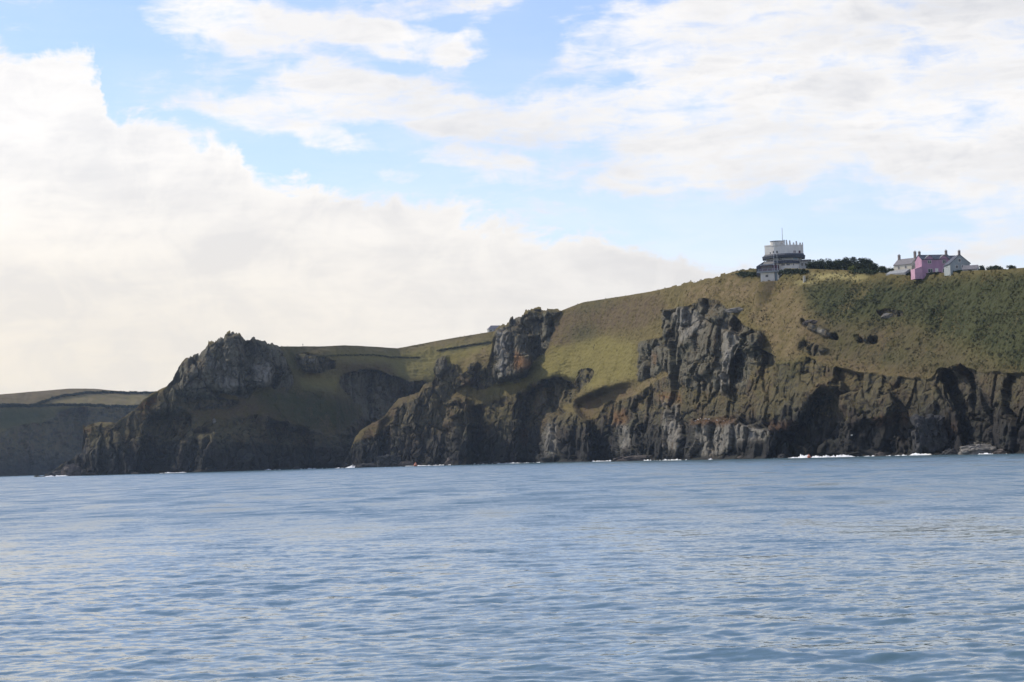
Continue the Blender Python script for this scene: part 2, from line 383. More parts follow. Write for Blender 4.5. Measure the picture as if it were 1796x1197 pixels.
def mat_water():
    m = bpy.data.materials.new('sea_water'); m.use_nodes = True
    w = NT(m.node_tree); b = m.node_tree.nodes['Principled BSDF']
    tc = w.new('ShaderNodeTexCoord'); ob = tc.outputs['Object']
    b.inputs['Base Color'].default_value = (0.082, 0.150, 0.185, 1)
    b.inputs['Roughness'].default_value = 0.05; b.inputs['IOR'].default_value = 1.333
    x, y, z = w.xyz(ob)
    dist = w.m('SQRT', w.m('ADD', w.m('MULTIPLY', x, x), w.m('MULTIPLY', y, y)))
    geo = w.new('ShaderNodeNewGeometry')
    far = w.ss(dist, 45.0, 170.0)
    n1 = w.vm('SUBTRACT', w.noise(w.scale(ob, (0.8, 1.2, 1)), 4.2, 5, 0.66, 0.3, 1), (0.5, 0.5, 0.5))
    n2 = w.vm('SUBTRACT', w.noise(w.scale(ob, (0.5, 1.0, 1)), 0.35, 6, 0.66, 0.4, 1), (0.5, 0.5, 0.5))
    a1 = w.m('ADD', 0.42, w.m('MULTIPLY', far, 0.10)); a2 = w.m('ADD', 0.12, w.m('MULTIPLY', far, 0.30))
    gust = w.noise(w.scale(ob, (0.16, 0.045, 1)), 1.0, 7, 0.72, 0.5)
    gust2 = w.noise(w.scale(ob, (0.035, 0.010, 1)), 1.0, 5, 0.65, 0.5)
    tilt = w.m('MULTIPLY', w.m('ADD', w.m('SUBTRACT', gust, .34), w.m('MULTIPLY', w.m('SUBTRACT', gust2, .5), .18)), w.ss(dist, 40.0, 160.0, 0.24, 0.72))
    pert = w.vm('ADD', w.vm('MULTIPLY', n1, w.comb(a1, a1, 0.0)), w.vm('MULTIPLY', n2, w.comb(a2, a2, 0.0)))
    tilt = w.m('MAXIMUM', tilt, 0.025)
    pert = w.vm('SUBTRACT', pert, w.comb(w.m('MULTIPLY', tilt, .25), tilt, 0.0))
    nrm = w.vm('NORMALIZE', w.vm('ADD', geo.outputs['Normal'], pert))
    w.l.new(nrm, b.inputs['Normal'])
    ruf = w.noise(w.scale(ob, (0.35, 1.0, 1)), 0.03, 5, 0.6, 0.6)
    w.put(b.inputs['Roughness'], w.m('ADD', w.ss(dist, 25.0, 150.0, 0.06, 0.20), w.m('MULTIPLY', w.m('SUBTRACT', ruf, .5), 0.12)))
    return m

# ------------------------------------------------------------------ sea
def build_sea():
    h = CAMZ
    off = np.concatenate([np.arange(900, 430, -12), np.arange(430, 60, -0.75), np.arange(60, 9, -0.5)])   # photo px under the horizon
    d = h * F0 / off
    d = np.concatenate([[0.5, 4, 8], d[d > 10], np.geomspace(1400, 7800, 30)])
    a = np.concatenate([np.linspace(-180, -24, 60)[:-1], np.linspace(-24, -16, 80)[:-1], np.linspace(-16, 16, 1150), np.linspace(16, 24, 80)[1:], np.linspace(24, 180, 60)[1:]])
    ar = np.radians(a)
    X = (d[:, None] * np.sin(ar)[None]).astype(np.float32); Y = (d[:, None] * np.cos(ar)[None]).astype(np.float32)
    dd = np.gradient(d)[:, None]
    Z = np.zeros_like(X); r = np.random.default_rng(3)
    wind = R(200)
    for k in range(110):
        lam = 0.32 * (22 / 0.32) ** (k / 109.0)
        th = wind + r.normal() * (0.55 if lam < 6 else 0.35)
        kk = 2 * math.pi / lam
        amp = 0.0155 * min(1.0, (2.0 / lam)) ** 1.25 / kk * (0.7 + 0.6 * r.random())
        fade = np.clip((lam / 2.2 - dd) / (lam / 5.0), 0, 1)
        ph = kk * (X * math.sin(th) + Y * math.cos(th)) + r.random() * 6.283
        Z += (amp * fade * (np.sin(ph) + 0.25 * np.sin(2 * ph + 1.2))).astype(np.float32)
    g = fbm(X / 40, Y / 55, X * 0, 91, 3)
    Z *= (1.0 + 0.55 * g)
    core = np.clip((24 - np.abs(a)) / 6, 0, 1)[None]
    Z *= core * np.clip(d / 10, 0, 1)[:, None]
    P = np.stack([X, Y, Z], -1)
    o = grid_obj('sea_water', P, mat_water(), flip=True)
    return tag(o, 'choppy blue grey sea below the cliffs', kind='structure')
build_sea()

# ------------------------------------------------------------------ terrain sheets
def pl(x, pts):
    pts = sorted(pts); return np.interp(x, [p[0] for p in pts], [p[1] for p in pts])
def raster(polys, U, V):
    """U[nc], V[nr] axes -> 0/1 array"""
    out = np.zeros((len(V), len(U)), np.float32)
    for item in polys:
        poly, val = item if isinstance(item, tuple) else (item, 1.0)
        xs = np.array([p[0] for p in poly], float); ys = np.array([p[1] for p in poly], float)
        ci = np.where((U >= xs.min() - 1) & (U <= xs.max() + 1))[0]; ri = np.where((V >= ys.min() - 1) & (V <= ys.max() + 1))[0]
        if not len(ci) or not len(ri): continue
        uu = U[ci][None]; vv = V[ri][:, None]
        ins = np.zeros((len(ri), len(ci)), bool)
        n = len(xs)
        for i in range(n):
            x0, y0, x1, y1 = xs[i], ys[i], xs[(i + 1) % n], ys[(i + 1) % n]
            if y0 == y1: continue
            c = ((y0 > vv) != (y1 > vv)) & (uu < (x1 - x0) * (vv - y0) / (y1 - y0) + x0)
            ins ^= c
        sub = out[np.ix_(ri, ci)]
        out[np.ix_(ri, ci)] = np.where(ins, val, sub)
    return out
def blur(a, n, it=2):
    for _ in range(it):
        for ax in (0, 1):
            k = 2 * n + 1
            pad = [(0, 0), (0, 0)]; pad[ax] = (n + 1, n)
            c = np.cumsum(np.pad(a, pad, mode='edge'), axis=ax, dtype=np.float64)
            a = (c[k:] - c[:-k]) / k if ax == 0 else (c[:, k:] - c[:, :-k]) / k
    return a.astype(np.float32)
def bil(A, U, V, u, v):
    x = np.clip((u - U[0]) / (U[1] - U[0]), 0, len(U) - 1.001); y = np.clip((v - V[0]) / (V[1] - V[0]), 0, len(V) - 1.001)
    i = x.astype(int); j = y.astype(int); fx = x - i; fy = y - j
    return A[j, i] * (1 - fx) * (1 - fy) + A[j, i + 1] * fx * (1 - fy) + A[j + 1, i] * (1 - fx) * fy + A[j + 1, i + 1] * fx * fy

class Sheet: pass
def vshore(u, D):
    v0 = np.full_like(u, 780.0); v1 = np.full_like(u, 860.0)
    za = pix(u, v0, D)[:, 2]; zb = pix(u, v1, D)[:, 2]
    return v0 + (v1 - v0) * za / (za - zb)

def make_sheet(name, label, u0, u1, du, nrows, top, shore, zones, offs, slopes, back, mat, amp=1.0, seed=0, wu=0.18, bs_=1.0, jag=0.0, pads=()):
    S = Sheet()
    u = np.arange(u0, u1 + du * .5, du)
    Ds = pl(u, shore); vb = vshore(u, Ds); vt = np.minimum(pl(u, top), vb - 2)
    if jag:
        rr = raster(zones['rock'], u, np.arange(540.0, 840.0, 1.0)); ri = np.clip((vt + 5 - 540).astype(int), 0, 299)
        rt_ = rr[ri, np.arange(len(u))]; z0_ = u * 0
        j1, _, k1 = cells(u / 15, z0_ + .5, z0_ + .5, 401 + seed); j2, _, k2 = cells(u / 6, z0_ + .5, z0_ + .5, 402 + seed)
        vt = vt + rt_ * jag * (8.0 * (j1 - .55) + 3.5 * (j2 - .5))
    # coarse solve of the depth beyond the shore line
    st = 4.0
    U = np.arange(u0 - 8, u1 + 12, st); vlo = float(vt.min()) - 16; vhi = float(vb.max()) + 12
    V = np.arange(vlo, vhi, st)
    fineU = np.arange(u0 - 8, u1 + 12, 1.0); fineV = np.arange(vlo, vhi, 1.0)
    masks = {k: raster(ps, fineU, fineV) for k, ps in zones.items()}
    rkc = blur(masks['rock'], 3)[::4, ::4][:len(V), :len(U)]
    extra = {k: blur(masks[k], 3)[::4, ::4][:len(V), :len(U)] for k in slopes if k in masks and k != 'rock'}
    sl = np.full(rkc.shape, slopes['grass'], np.float32)
    for k, e in extra.items(): sl = sl * (1 - e) + slopes[k] * e
    sl = sl * (1 - rkc) + slopes['rock'] * rkc
    DsC = pl(U, shore); vbC = vshore(U, DsC)
    g = st * (DsC[None] + 25) / F0 / np.tan(np.radians(sl))
    under = V[:, None] >= vbC[None]
    g = np.where(under, 0, g)
    # integrate from the bottom row (last V) upwards
    Gup = g[::-1]; E = np.cumsum(Gup, 0); g_ = Gup
    und = under[::-1]
    E = np.where(und, 0, E)
    for it in range(900):
        dn = np.vstack([E[:1] * 0, E[:-1]]) + g_
        upE = np.vstack([E[1:], E[-1:] + g_[-1:]]); gu = np.vstack([g_[1:], g_[-1:]])
        upv = upE - gu
        lf = np.hstack([E[:, :1], E[:, :-1]]); rt = np.hstack([E[:, 1:], E[:, -1:]])
        E = (dn + upv + wu * (lf + rt)) / (2 + 2 * wu)
        E = np.where(und, 0, E)
    E = E[::-1]
    for (poly, dep, bl) in offs:
        mk = blur(raster([poly], fineU, fineV), bl + 1)[::4, ::4][:len(V), :len(U)]
        E = E + dep * (1.0 if dep > 0 else 1.7) * mk
    # fine sheet
    t = np.linspace(0, 1, nrows)[:, None]
    vv = vb[None] + (vt - vb)[None] * t
    uu = np.broadcast_to(u[None], vv.shape).copy()
    n_w = fbm(uu / 26, vv / 18, vv * 0 + seed, 5 + seed, 3); n_w2 = fbm(uu / 26, vv / 18, vv * 0 + seed, 55 + seed, 3)
    us, vs = uu + 5.0 * n_w, vv + 4.0 * n_w2
    D = Ds[None] + np.maximum(bil(E, U, V, uu + 3 * n_w, vv + 2 * n_w2), -40)
    P = pix(uu, vv, D)
    Z = {}
    for k in masks: Z[k] = bil(blur(masks[k], 2, 2) if k == 'rock' else blur(masks[k], 11 if k == 'scrub' else 6 if k in ('scrub', 'tan', 'heather_shade', 'lush') else 3, 2), fineU, fineV, us, vs).astype(np.float32)
    S.u0, S.du, S.nrows, S.vb, S.vt, S.u = u0, du, nrows, vb, vt, u
    # displacement
    a_ = np.gradient(P, axis=1); b_ = np.gradient(P, axis=0)
    # smooth normals
    N = np.cross(a_, b_); N /= np.linalg.norm(N, axis=-1, keepdims=True) + 1e-9
    N = np.stack([blur(N[..., i].astype(np.float32), 14) for i in range(3)], -1); tc_ = -P / np.linalg.norm(P, axis=-1, keepdims=True); N = N / (np.linalg.norm(N, axis=-1, keepdims=True) + 1e-9) * .45 + tc_ * .65; N /= np.linalg.norm(N, axis=-1, keepdims=True) + 1e-9
    x, y, z = P[..., 0].astype(np.float32), P[..., 1].astype(np.float32), P[..., 2].astype(np.float32)
    w1 = fbm(x / 9, y / 9, z / 9, 11 + seed, 3); w2 = fbm(x / 9, y / 9, z / 9, 23 + seed, 3); w3 = fbm(x / 9, y / 9, z / 9, 37 + seed, 3)
    # bedding that dips gently, joints near vertical
    yn = y * .42
    xb, yb, zb = x + 2.2 * w1, yn + 2.2 * w2, z + 0.22 * x + 1.6 * w3
    c1, g1, t1 = cells(xb / 9.0 / bs_, yb / 9.0 / bs_, zb / 20 / bs_, 3 + seed)
    c2, g2, t2 = cells(xb / 3.9 / bs_, yb / 3.9 / bs_, zb / 9.5 / bs_, 7 + seed)
    c3, g3, t3 = cells(xb / 1.8, yb / 1.8, zb / 3.6, 13 + seed)
    rk = Z['rock']
    disp_r = 4.6 * (c1 - .5) + 4.4 * t1 + 2.0 * (c2 - .5) + 2.4 * t2 + 0.4 * (c3 - .5) + 0.8 * t3 - 1.6 * np.exp(-g1 / 0.04) - 0.6 * np.exp(-g2 / 0.05)
    disp_r += 2.6 * fbm(x / 22, yn / 22, z / 40, 71 + seed, 4) + 0.45 * fbm(x / 2.4, yn / 2.4, z / 2.4, 77 + seed, 3)
    gr = 1.7 * fbm(x / 24, y / 24, z / 24, 41 + seed, 3) + 0.38 * fbm(x / 3.0, y / 3.0, z / 3.0, 47 + seed, 3)
    gr = gr + 0.42 * vnoise(x / 8, y / 8, z / 1.3 + .8 * w1, 63 + seed) + .22 * vnoise(x / .9, y / .9, z / .9, 65 + seed)
    sb = Z.get('scrub', 0 * rk) * (1.0 * np.abs(fbm(x / 5.5, y / 5.5, z / 5.5, 49 + seed, 3)) + 0.3 * fbm(x / 1.3, y / 1.3, z / 1.3, 51 + seed, 2))
    wr = np.clip((rk - .3) / .48, 0, 1); wr = wr * wr * (3 - 2 * wr)
    dsp = wr * disp_r * amp + (1 - wr) * (gr + sb)
    topf = np.clip((1 - t) * (vb - vt)[None] / 10.0, 0.25, 1)         # keep the drawn skyline
    botf = np.clip(t * (vb - vt)[None] / 6.0, 0.2, 1)
    P = P + N * (dsp * topf * botf)[..., None]
    P[..., 2] += rk * amp * (0.9 * (c2 - .5) + 0.8 * (c3 - .5)) * (1 - topf)
    for (pu, pv, ri_, ro_) in pads:
        i = int(round((pu - u0) / du)); j = int(round((vb[i] - pv) / (vb[i] - vt[i]) * (nrows - 1))); c0 = P[j, i].copy()
        r_ = np.hypot(P[..., 0] - c0[0], P[..., 1] - c0[1]); q = np.clip((ro_ - r_) / (ro_ - ri_), 0, 1); q = q * q * (3 - 2 * q)
        P[..., 2] += (c0[2] - P[..., 2]) * q
    # rows under water and behind the crest
    lowrows = []
    for zz, fw in ((-1.2, 0.15), (-4.0, 0.8)):
        q = P[0].copy(); q[:, 2] = zz; q[:, 1] -= fw; lowrows.append(q)
    hi = []; T = P[-1]
    rad = T[:, :2] / np.linalg.norm(T[:, :2], axis=1, keepdims=True)
    bs = back(u)
    for s in (1.5, 4, 9, 18, 40, 90, 200):
        q = T.copy(); q[:, :2] += rad * s; q[:, 2] = np.maximum(T[:, 2] - bs * s + 0.3 * vnoise(q[:, 0] / 6, q[:, 1] / 6, q[:, 1] * 0, 9).astype(float) * (bs < .3), -4); hi.append(q)
    PP = np.concatenate([np.array(lowrows[::-1]), P, np.array(hi)], 0)
    def full(a): return np.concatenate([a[:1]] * 2 + [a] + [a[-1:]] * 7, 0)
    zz = lambda k: full(Z.get(k, 0 * rk))
    z1 = np.stack([zz('rock'), zz('scrub'), zz('tan'), zz('heather_shade')], -1); z3 = np.stack([zz('bare'), zz('bare'), zz('bare'), zz('bare')], -1); z2 = np.stack([zz('lush'), zz('orange'), zz('pale'), zz('lawn')], -1)
    o = grid_obj(name, PP, mat, {'zone': z1, 'zone2': z2, 'zone3': z3})
    tag(o, label, kind='structure')
    S.P = P; S.obj = o; S.N = N; S.Z = Z; S.hi = hi
    return S
def on(S, u, v):
    """world point of the built surface where photo pixel (u, v) falls on the drawn sheet"""
    i = int(round((u - S.u0) / S.du)); i = max(0, min(S.P.shape[1] - 1, i))
    tt = (S.vb[i] - v) / (S.vb[i] - S.vt[i]); j = int(round(max(0, min(1, tt)) * (S.nrows - 1)))
    return Vector([float(q) for q in S.P[j, i]])
def crest(S, u, behind=0.0, dz=0.0):
    p = on(S, u, -999); d = Vector((p.x, p.y, 0)).normalized()
    q = p + d * behind; q.z += dz; return q

# ---- headland with the lookout (right half of the coast) and the spur in the middle
topA = [(600, 812), (616, 790), (623, 767), (632, 757), (643, 749), (655, 742), (673, 731), (684, 716), (700, 699), (715, 696), (735, 690), (741, 679),
        (752, 674), (760, 668), (764, 645), (767, 629), (780, 623), (807, 618), (840, 611), (862, 604), (865, 584), (875, 574), (893, 568), (896, 560), (902, 556),
        (918, 556), (921, 547), (930, 545), (945, 541), (953, 543), (970, 544), (985, 545), (1005, 537), (1025, 530), (1065, 524), (1090, 520),
        (1140, 512), (1194, 500), (1250, 487), (1290, 476), (1320, 472), (1345, 470), (1420, 472), (1500, 475), (1540, 478), (1570, 482),
        (1620, 482), (1665, 478), (1700, 475), (1760, 473), (1796, 470), (1900, 468), (2100, 478), (2200, 510), (2290, 600), (2360, 710), (2400, 770)]
shoreA = [(600, 1245), (700, 1220), (800, 1190), (900, 1165), (940, 1150), (1000, 1110), (1075, 1030), (1110, 990), (1200, 880), (1300, 810),
          (1400, 755), (1500, 720), (1650, 670), (1796, 590), (1950, 550), (2100, 520), (2250, 512), (2400, 540)]
zonesA = {
 'rock': [
  ([(610, 800), (640, 745), (700, 695), (770, 660), (830, 655), (870, 675), (930, 650), (960, 668), (860, 720), (780, 760), (640, 790)], .42), ([(1395, 555), (1480, 580), (1560, 590), (1560, 625), (1440, 640), (1390, 610)], .36),
  [(590, 830), (600, 800), (616, 785), (635, 770), (660, 765), (690, 740), (700, 715), (735, 700), (745, 678), (762, 664), (764, 628), (780, 622), (786, 645), (800, 640), (812, 655), (826, 652), (830, 665), (815, 675), (790, 690), (785, 702), (800, 697), (822, 705), (830, 718), (860, 715), (886, 722), (905, 708), (923, 697), (933, 678),
   (952, 668), (978, 662), (990, 668), (1008, 672), (1018, 648), (1038, 646), (1036, 665), (1022, 682), (1000, 706), (985, 716), (1010, 724), (1030, 738), (1045, 735), (1060, 712), (1075, 702), (1090, 706), (1105, 704), (1118, 690), (1140, 680), (1170, 656), (1170, 646), (1148, 660), (1118, 672), (1117, 640), (1119, 599), (1140, 595), (1159, 594), (1159, 545),
   (1178, 540), (1208, 540), (1234, 525), (1263, 527), (1272, 540), (1286, 553), (1300, 568), (1312, 577), (1335, 580), (1336, 614), (1357, 625), (1358, 640), (1350, 662), (1372, 690), (1385, 668), (1396, 645), (1415, 627), (1440, 640), (1469, 643), (1523, 657), (1548, 673), (1586, 672), (1631, 669), (1650, 646), (1682, 640), (1713, 651), (1745, 653), (1796, 657), (2410, 650), (2410, 830)],
  ([(1358, 655), (1400, 632), (1440, 640), (1530, 655), (1640, 665), (1650, 700), (1600, 735), (1480, 740), (1400, 720), (1372, 700)], .60), ([(1700, 650), (1800, 655), (2410, 650), (2410, 720), (1780, 735), (1720, 690)], .58), ([(785, 703), (830, 715), (935, 680), (925, 735), (850, 750), (780, 745)], .60),
  ([(1190, 676), (1300, 688), (1332, 700), (1330, 736), (1212, 734), (1190, 712)], .57), ([(1308, 636), (1360, 640), (1402, 636), (1388, 700), (1345, 745), (1312, 705)], .54),
  ([(1085, 702), (1120, 690), (1175, 655), (1205, 690), (1190, 715), (1110, 735)], .62), ([(985, 716), (1010, 724), (1030, 738), (1060, 745), (1030, 752), (962, 745)], .58),
  [(866, 582), (893, 568), (898, 555), (920, 555), (922, 546), (945, 541), (985, 546), (966, 560), (974, 575), (965, 600), (960, 614), (930, 640), (926, 656), (905, 665), (873, 673), (858, 640), (864, 610)],
  [(818, 660), (822, 640), (835, 632), (850, 645), (862, 640), (872, 672), (845, 680), (830, 680)],
  [(1405, 558), (1425, 566), (1450, 580), (1472, 590), (1470, 596), (1440, 588), (1415, 575)],
  [(1536, 545), (1560, 541), (1586, 547), (1583, 556), (1560, 556), (1540, 551)],
  [(1500, 592), (1536, 593), (1540, 600), (1505, 598)], [(1410, 600), (1440, 605), (1455, 618), (1425, 622), (1400, 615)],
  [(1580, 612), (1600, 611), (1598, 617)]],
 'scrub': [
  [(1405, 502), (1450, 493), (1560, 493), (1660, 486), (1800, 476), (2410, 476), (2410, 660), (1800, 652), (1760, 640), (1690, 615), (1650, 590), (1600, 562), (1500, 566), (1430, 560), (1415, 530)],
  ([(1440, 560), (1560, 560), (1700, 600), (1796, 650), (1796, 670), (1640, 660), (1540, 640), (1440, 620)], .5), [(1358, 640), (1400, 632), (1412, 640), (1390, 668), (1372, 690), (1352, 662)], [(1535, 622), (1590, 628), (1580, 636), (1530, 632)],
  [(995, 542), (1060, 527), (1090, 524), (1060, 538), (1020, 548)], [(1395, 470), (1330, 470), (1290, 480), (1296, 486), (1330, 486), (1400, 484)],
  [(1010, 672), (1018, 648), (1035, 650), (1022, 680)], [(1010, 575), (1050, 570), (1040, 590), (1000, 600)]],
 'tan': [[(1200, 508), (1290, 482), (1335, 498), (1400, 503), (1412, 520), (1330, 536), (1265, 524), (1200, 535)],
  ([(1320, 538), (1420, 530), (1445, 560), (1422, 600), (1392, 640), (1360, 630), (1340, 610), (1338, 575), (1312, 562)], .85),
  ([(1440, 568), (1560, 572), (1625, 580), (1560, 600), (1470, 600)], .7), ([(1430, 605), (1560, 618), (1580, 640), (1520, 655), (1480, 650)], .6),
  ([(1660, 610), (1760, 645), (1796, 655), (1700, 642), (1640, 616)], .4), [(1090, 700), (1170, 645), (1172, 655), (1110, 703)], [(860, 600), (800, 640), (860, 640)]],
 'heather_shade': [([(1430, 560), (1600, 570), (1700, 620), (1800, 655), (1640, 670), (1540, 660), (1440, 640), (1400, 610)], .75), [(950, 575), (1000, 542), (1090, 526), (1160, 514), (1170, 545), (1130, 575), (1060, 580), (1000, 605), (960, 612)],
  [(610, 800), (640, 748), (700, 698), (770, 665), (800, 690), (850, 720), (820, 760), (700, 760)], [(1700, 655), (1800, 660), (1800, 720), (1740, 700)],
  [(1000, 705), (1062, 682), (1117, 672), (1100, 704), (1070, 706), (1030, 740)]],  # shaded side of the ridge, its shade painted as darker brown grass
 'lush': [[(845, 692), (930, 645), (975, 605), (1060, 590), (1116, 602), (1116, 662), (1040, 682), (1000, 662), (950, 666), (880, 690)], [(690, 640), (860, 600), (862, 618), (780, 640)],
  [(1380, 470), (1410, 478), (1400, 486), (1370, 482)]],
 'orange': [[(1142, 620), (1152, 620), (1153, 640), (1144, 642)], [(1075, 722), (1098, 718), (1100, 742), (1078, 750)], [(1155, 692), (1200, 690), (1196, 712), (1160, 712)],
  [(1208, 736), (1240, 730), (1290, 734), (1296, 742), (1262, 748), (1210, 744)], [(1340, 738), (1400, 740), (1420, 760), (1350, 758)], [(912, 750), (930, 760), (926, 785), (910, 790)],
  [(1520, 735), (1590, 720), (1580, 745), (1530, 750)], [(640, 745), (672, 734), (660, 765), (630, 770)], [(900, 610), (930, 640), (905, 650)], [(1650, 740), (1680, 745), (1670, 770), (1650, 765)]],
 'pale': [[(1212, 748), (1300, 742), (1345, 750), (1340, 770), (1290, 778), (1262, 800), (1212, 800)], [(1160, 700), (1190, 705), (1192, 795), (1172, 790)], [(956, 742), (972, 738), (976, 800), (958, 800)],  # last strip: sunlit left edge of the nose, painted into the rock colour
  [(1272, 575), (1290, 580), (1280, 640), (1268, 690), (1258, 690)], [(1086, 745), (1100, 745), (1104, 790), (1086, 790)], [(875, 575), (892, 575), (890, 640), (872, 670)], [(1405, 558), (1472, 590), (1440, 588)],  # first strip: sunlight on the crag's left-facing ribs, painted paler
  [(1536, 545), (1586, 547), (1583, 550)], [(1180, 545), (1230, 545), (1225, 580), (1190, 600)], [(1700, 780), (1740, 780), (1740, 796), (1690, 796)]],
 'bare': [[(866, 582), (893, 568), (898, 555), (920, 555), (985, 546), (966, 560), (974, 575), (960, 614), (930, 640), (926, 656), (905, 665), (873, 673)], [(1117, 672), (1119, 599), (1159, 594), (1159, 545), (1210, 540), (1268, 536), (1312, 540), (1300, 568), (1335, 580), (1336, 614), (1300, 680), (1240, 690), (1190, 670), (1170, 646)], [(764, 628), (780, 622), (786, 650), (768, 664)], [(590, 770), (2410, 770), (2410, 830), (590, 830)]],
 'lawn': [[(1416, 480), (1500, 478), (1528, 485), (1512, 490), (1440, 491)], [(1400, 492), (1440, 493), (1420, 499), (1395, 500)]],
}
offsA = [
 ([(930, 680), (978, 664), (1008, 672), (1018, 684), (1000, 706), (968, 726), (957, 745), (950, 790), (943, 830), (912, 830), (910, 760), (920, 700)], 22, 5),
 ([(1002, 708), (1062, 686), (1114, 674), (1088, 706), (1075, 745), (1082, 830), (1045, 830), (1035, 740)], 26, 4),
 ([(1345, 830), (1360, 765), (1398, 748), (1428, 705), (1440, 680), (1468, 690), (1484, 740), (1484, 830)], 20, 5),
 ([(1655, 652), (1700, 655), (1716, 690), (1742, 740), (1752, 792), (1700, 796), (1684, 730), (1664, 690)], 20, 4),
 ([(1206, 740), (1250, 732), (1300, 742), (1352, 750), (1376, 766), (1388, 782), (1388, 830), (1206, 830)], -10, 2),
 ([(1240, 748), (1247, 748), (1250, 830), (1242, 830)], 6, 1),
 ([(1119, 600), (1160, 594), (1168, 640), (1148, 660), (1118, 668)], -5, 2),
 ([(1159, 545), (1208, 541), (1200, 580), (1175, 590), (1160, 592)], -5, 2),
 ([(1272, 578), (1335, 582), (1335, 614), (1290, 616), (1276, 690), (1262, 690)], -7, 2),
 ([(1182, 590), (1230, 552), (1262, 560), (1255, 640), (1240, 660), (1185, 670), (1178, 640)], -6, 3),
 ([(1190, 620), (1210, 600), (1225, 620), (1215, 665), (1190, 668)], 7, 2), ([(1282, 630), (1300, 625), (1304, 665), (1284, 672)], 7, 2),
 ([(955, 745), (966, 724), (1010, 726), (1034, 740), (1046, 830), (946, 830)], -12, 3),
 ([(1125, 704), (1160, 708), (1162, 740), (1120, 760)], 6, 2), ([(1085, 745), (1120, 740), (1128, 830), (1080, 830)], -6, 2), ([(1163, 706), (1190, 706), (1196, 830), (1168, 830)], -6, 2),
 ([(866, 584), (895, 574), (935, 590), (930, 640), (905, 664), (870, 672)], -12, 3), ([(868, 586), (877, 590), (874, 640), (866, 640)], 6, 1), ([(912, 590), (945, 592), (940, 620), (912, 612)], 5, 2),
 ([(920, 546), (985, 545), (966, 560), (925, 562)], -4, 1), ([(790, 700), (822, 705), (830, 740), (824, 830), (790, 830), (784, 720)], -14, 3),
 ([(828, 716), (842, 718), (838, 830), (824, 830)], 12, 2), ([(670, 740), (682, 735), (684, 830), (668, 830)], 9, 2),
 ([(1600, 736), (1647, 732), (1651, 770), (1606, 776)], -8, 1), ([(1410, 690), (1440, 668), (1475, 670), (1478, 690), (1440, 700)], -4, 2),
 ([(1500, 745), (1560, 740), (1600, 780), (1600, 830), (1480, 830)], 8, 3), ([(1530, 680), (1560, 676), (1575, 720), (1545, 740)], -5, 3), ([(765, 630), (780, 624), (784, 650), (768, 662)], -6, 2),
 ([(816, 640), (838, 634), (836, 672), (818, 676)], -5, 2), ([(1000, 706), (1020, 684), (1060, 670), (1060, 684)], -6, 3)]
def backA(u): return np.interp(u, [600, 860, 900, 1000, 2100], [0.9, 0.8, 0.1, 0.02, 0.02])
SA = make_sheet('headland_terrain', 'grass and rock headland rising under the white lookout', 600, 2400, 0.6, 340, topA, shoreA, zonesA, offsA,
                {'grass': 37, 'scrub': 33, 'rock': 73}, backA, M_TERR, 1.0, 0, jag=.7, pads=[(1352, 495, 4.6, 7.5)])

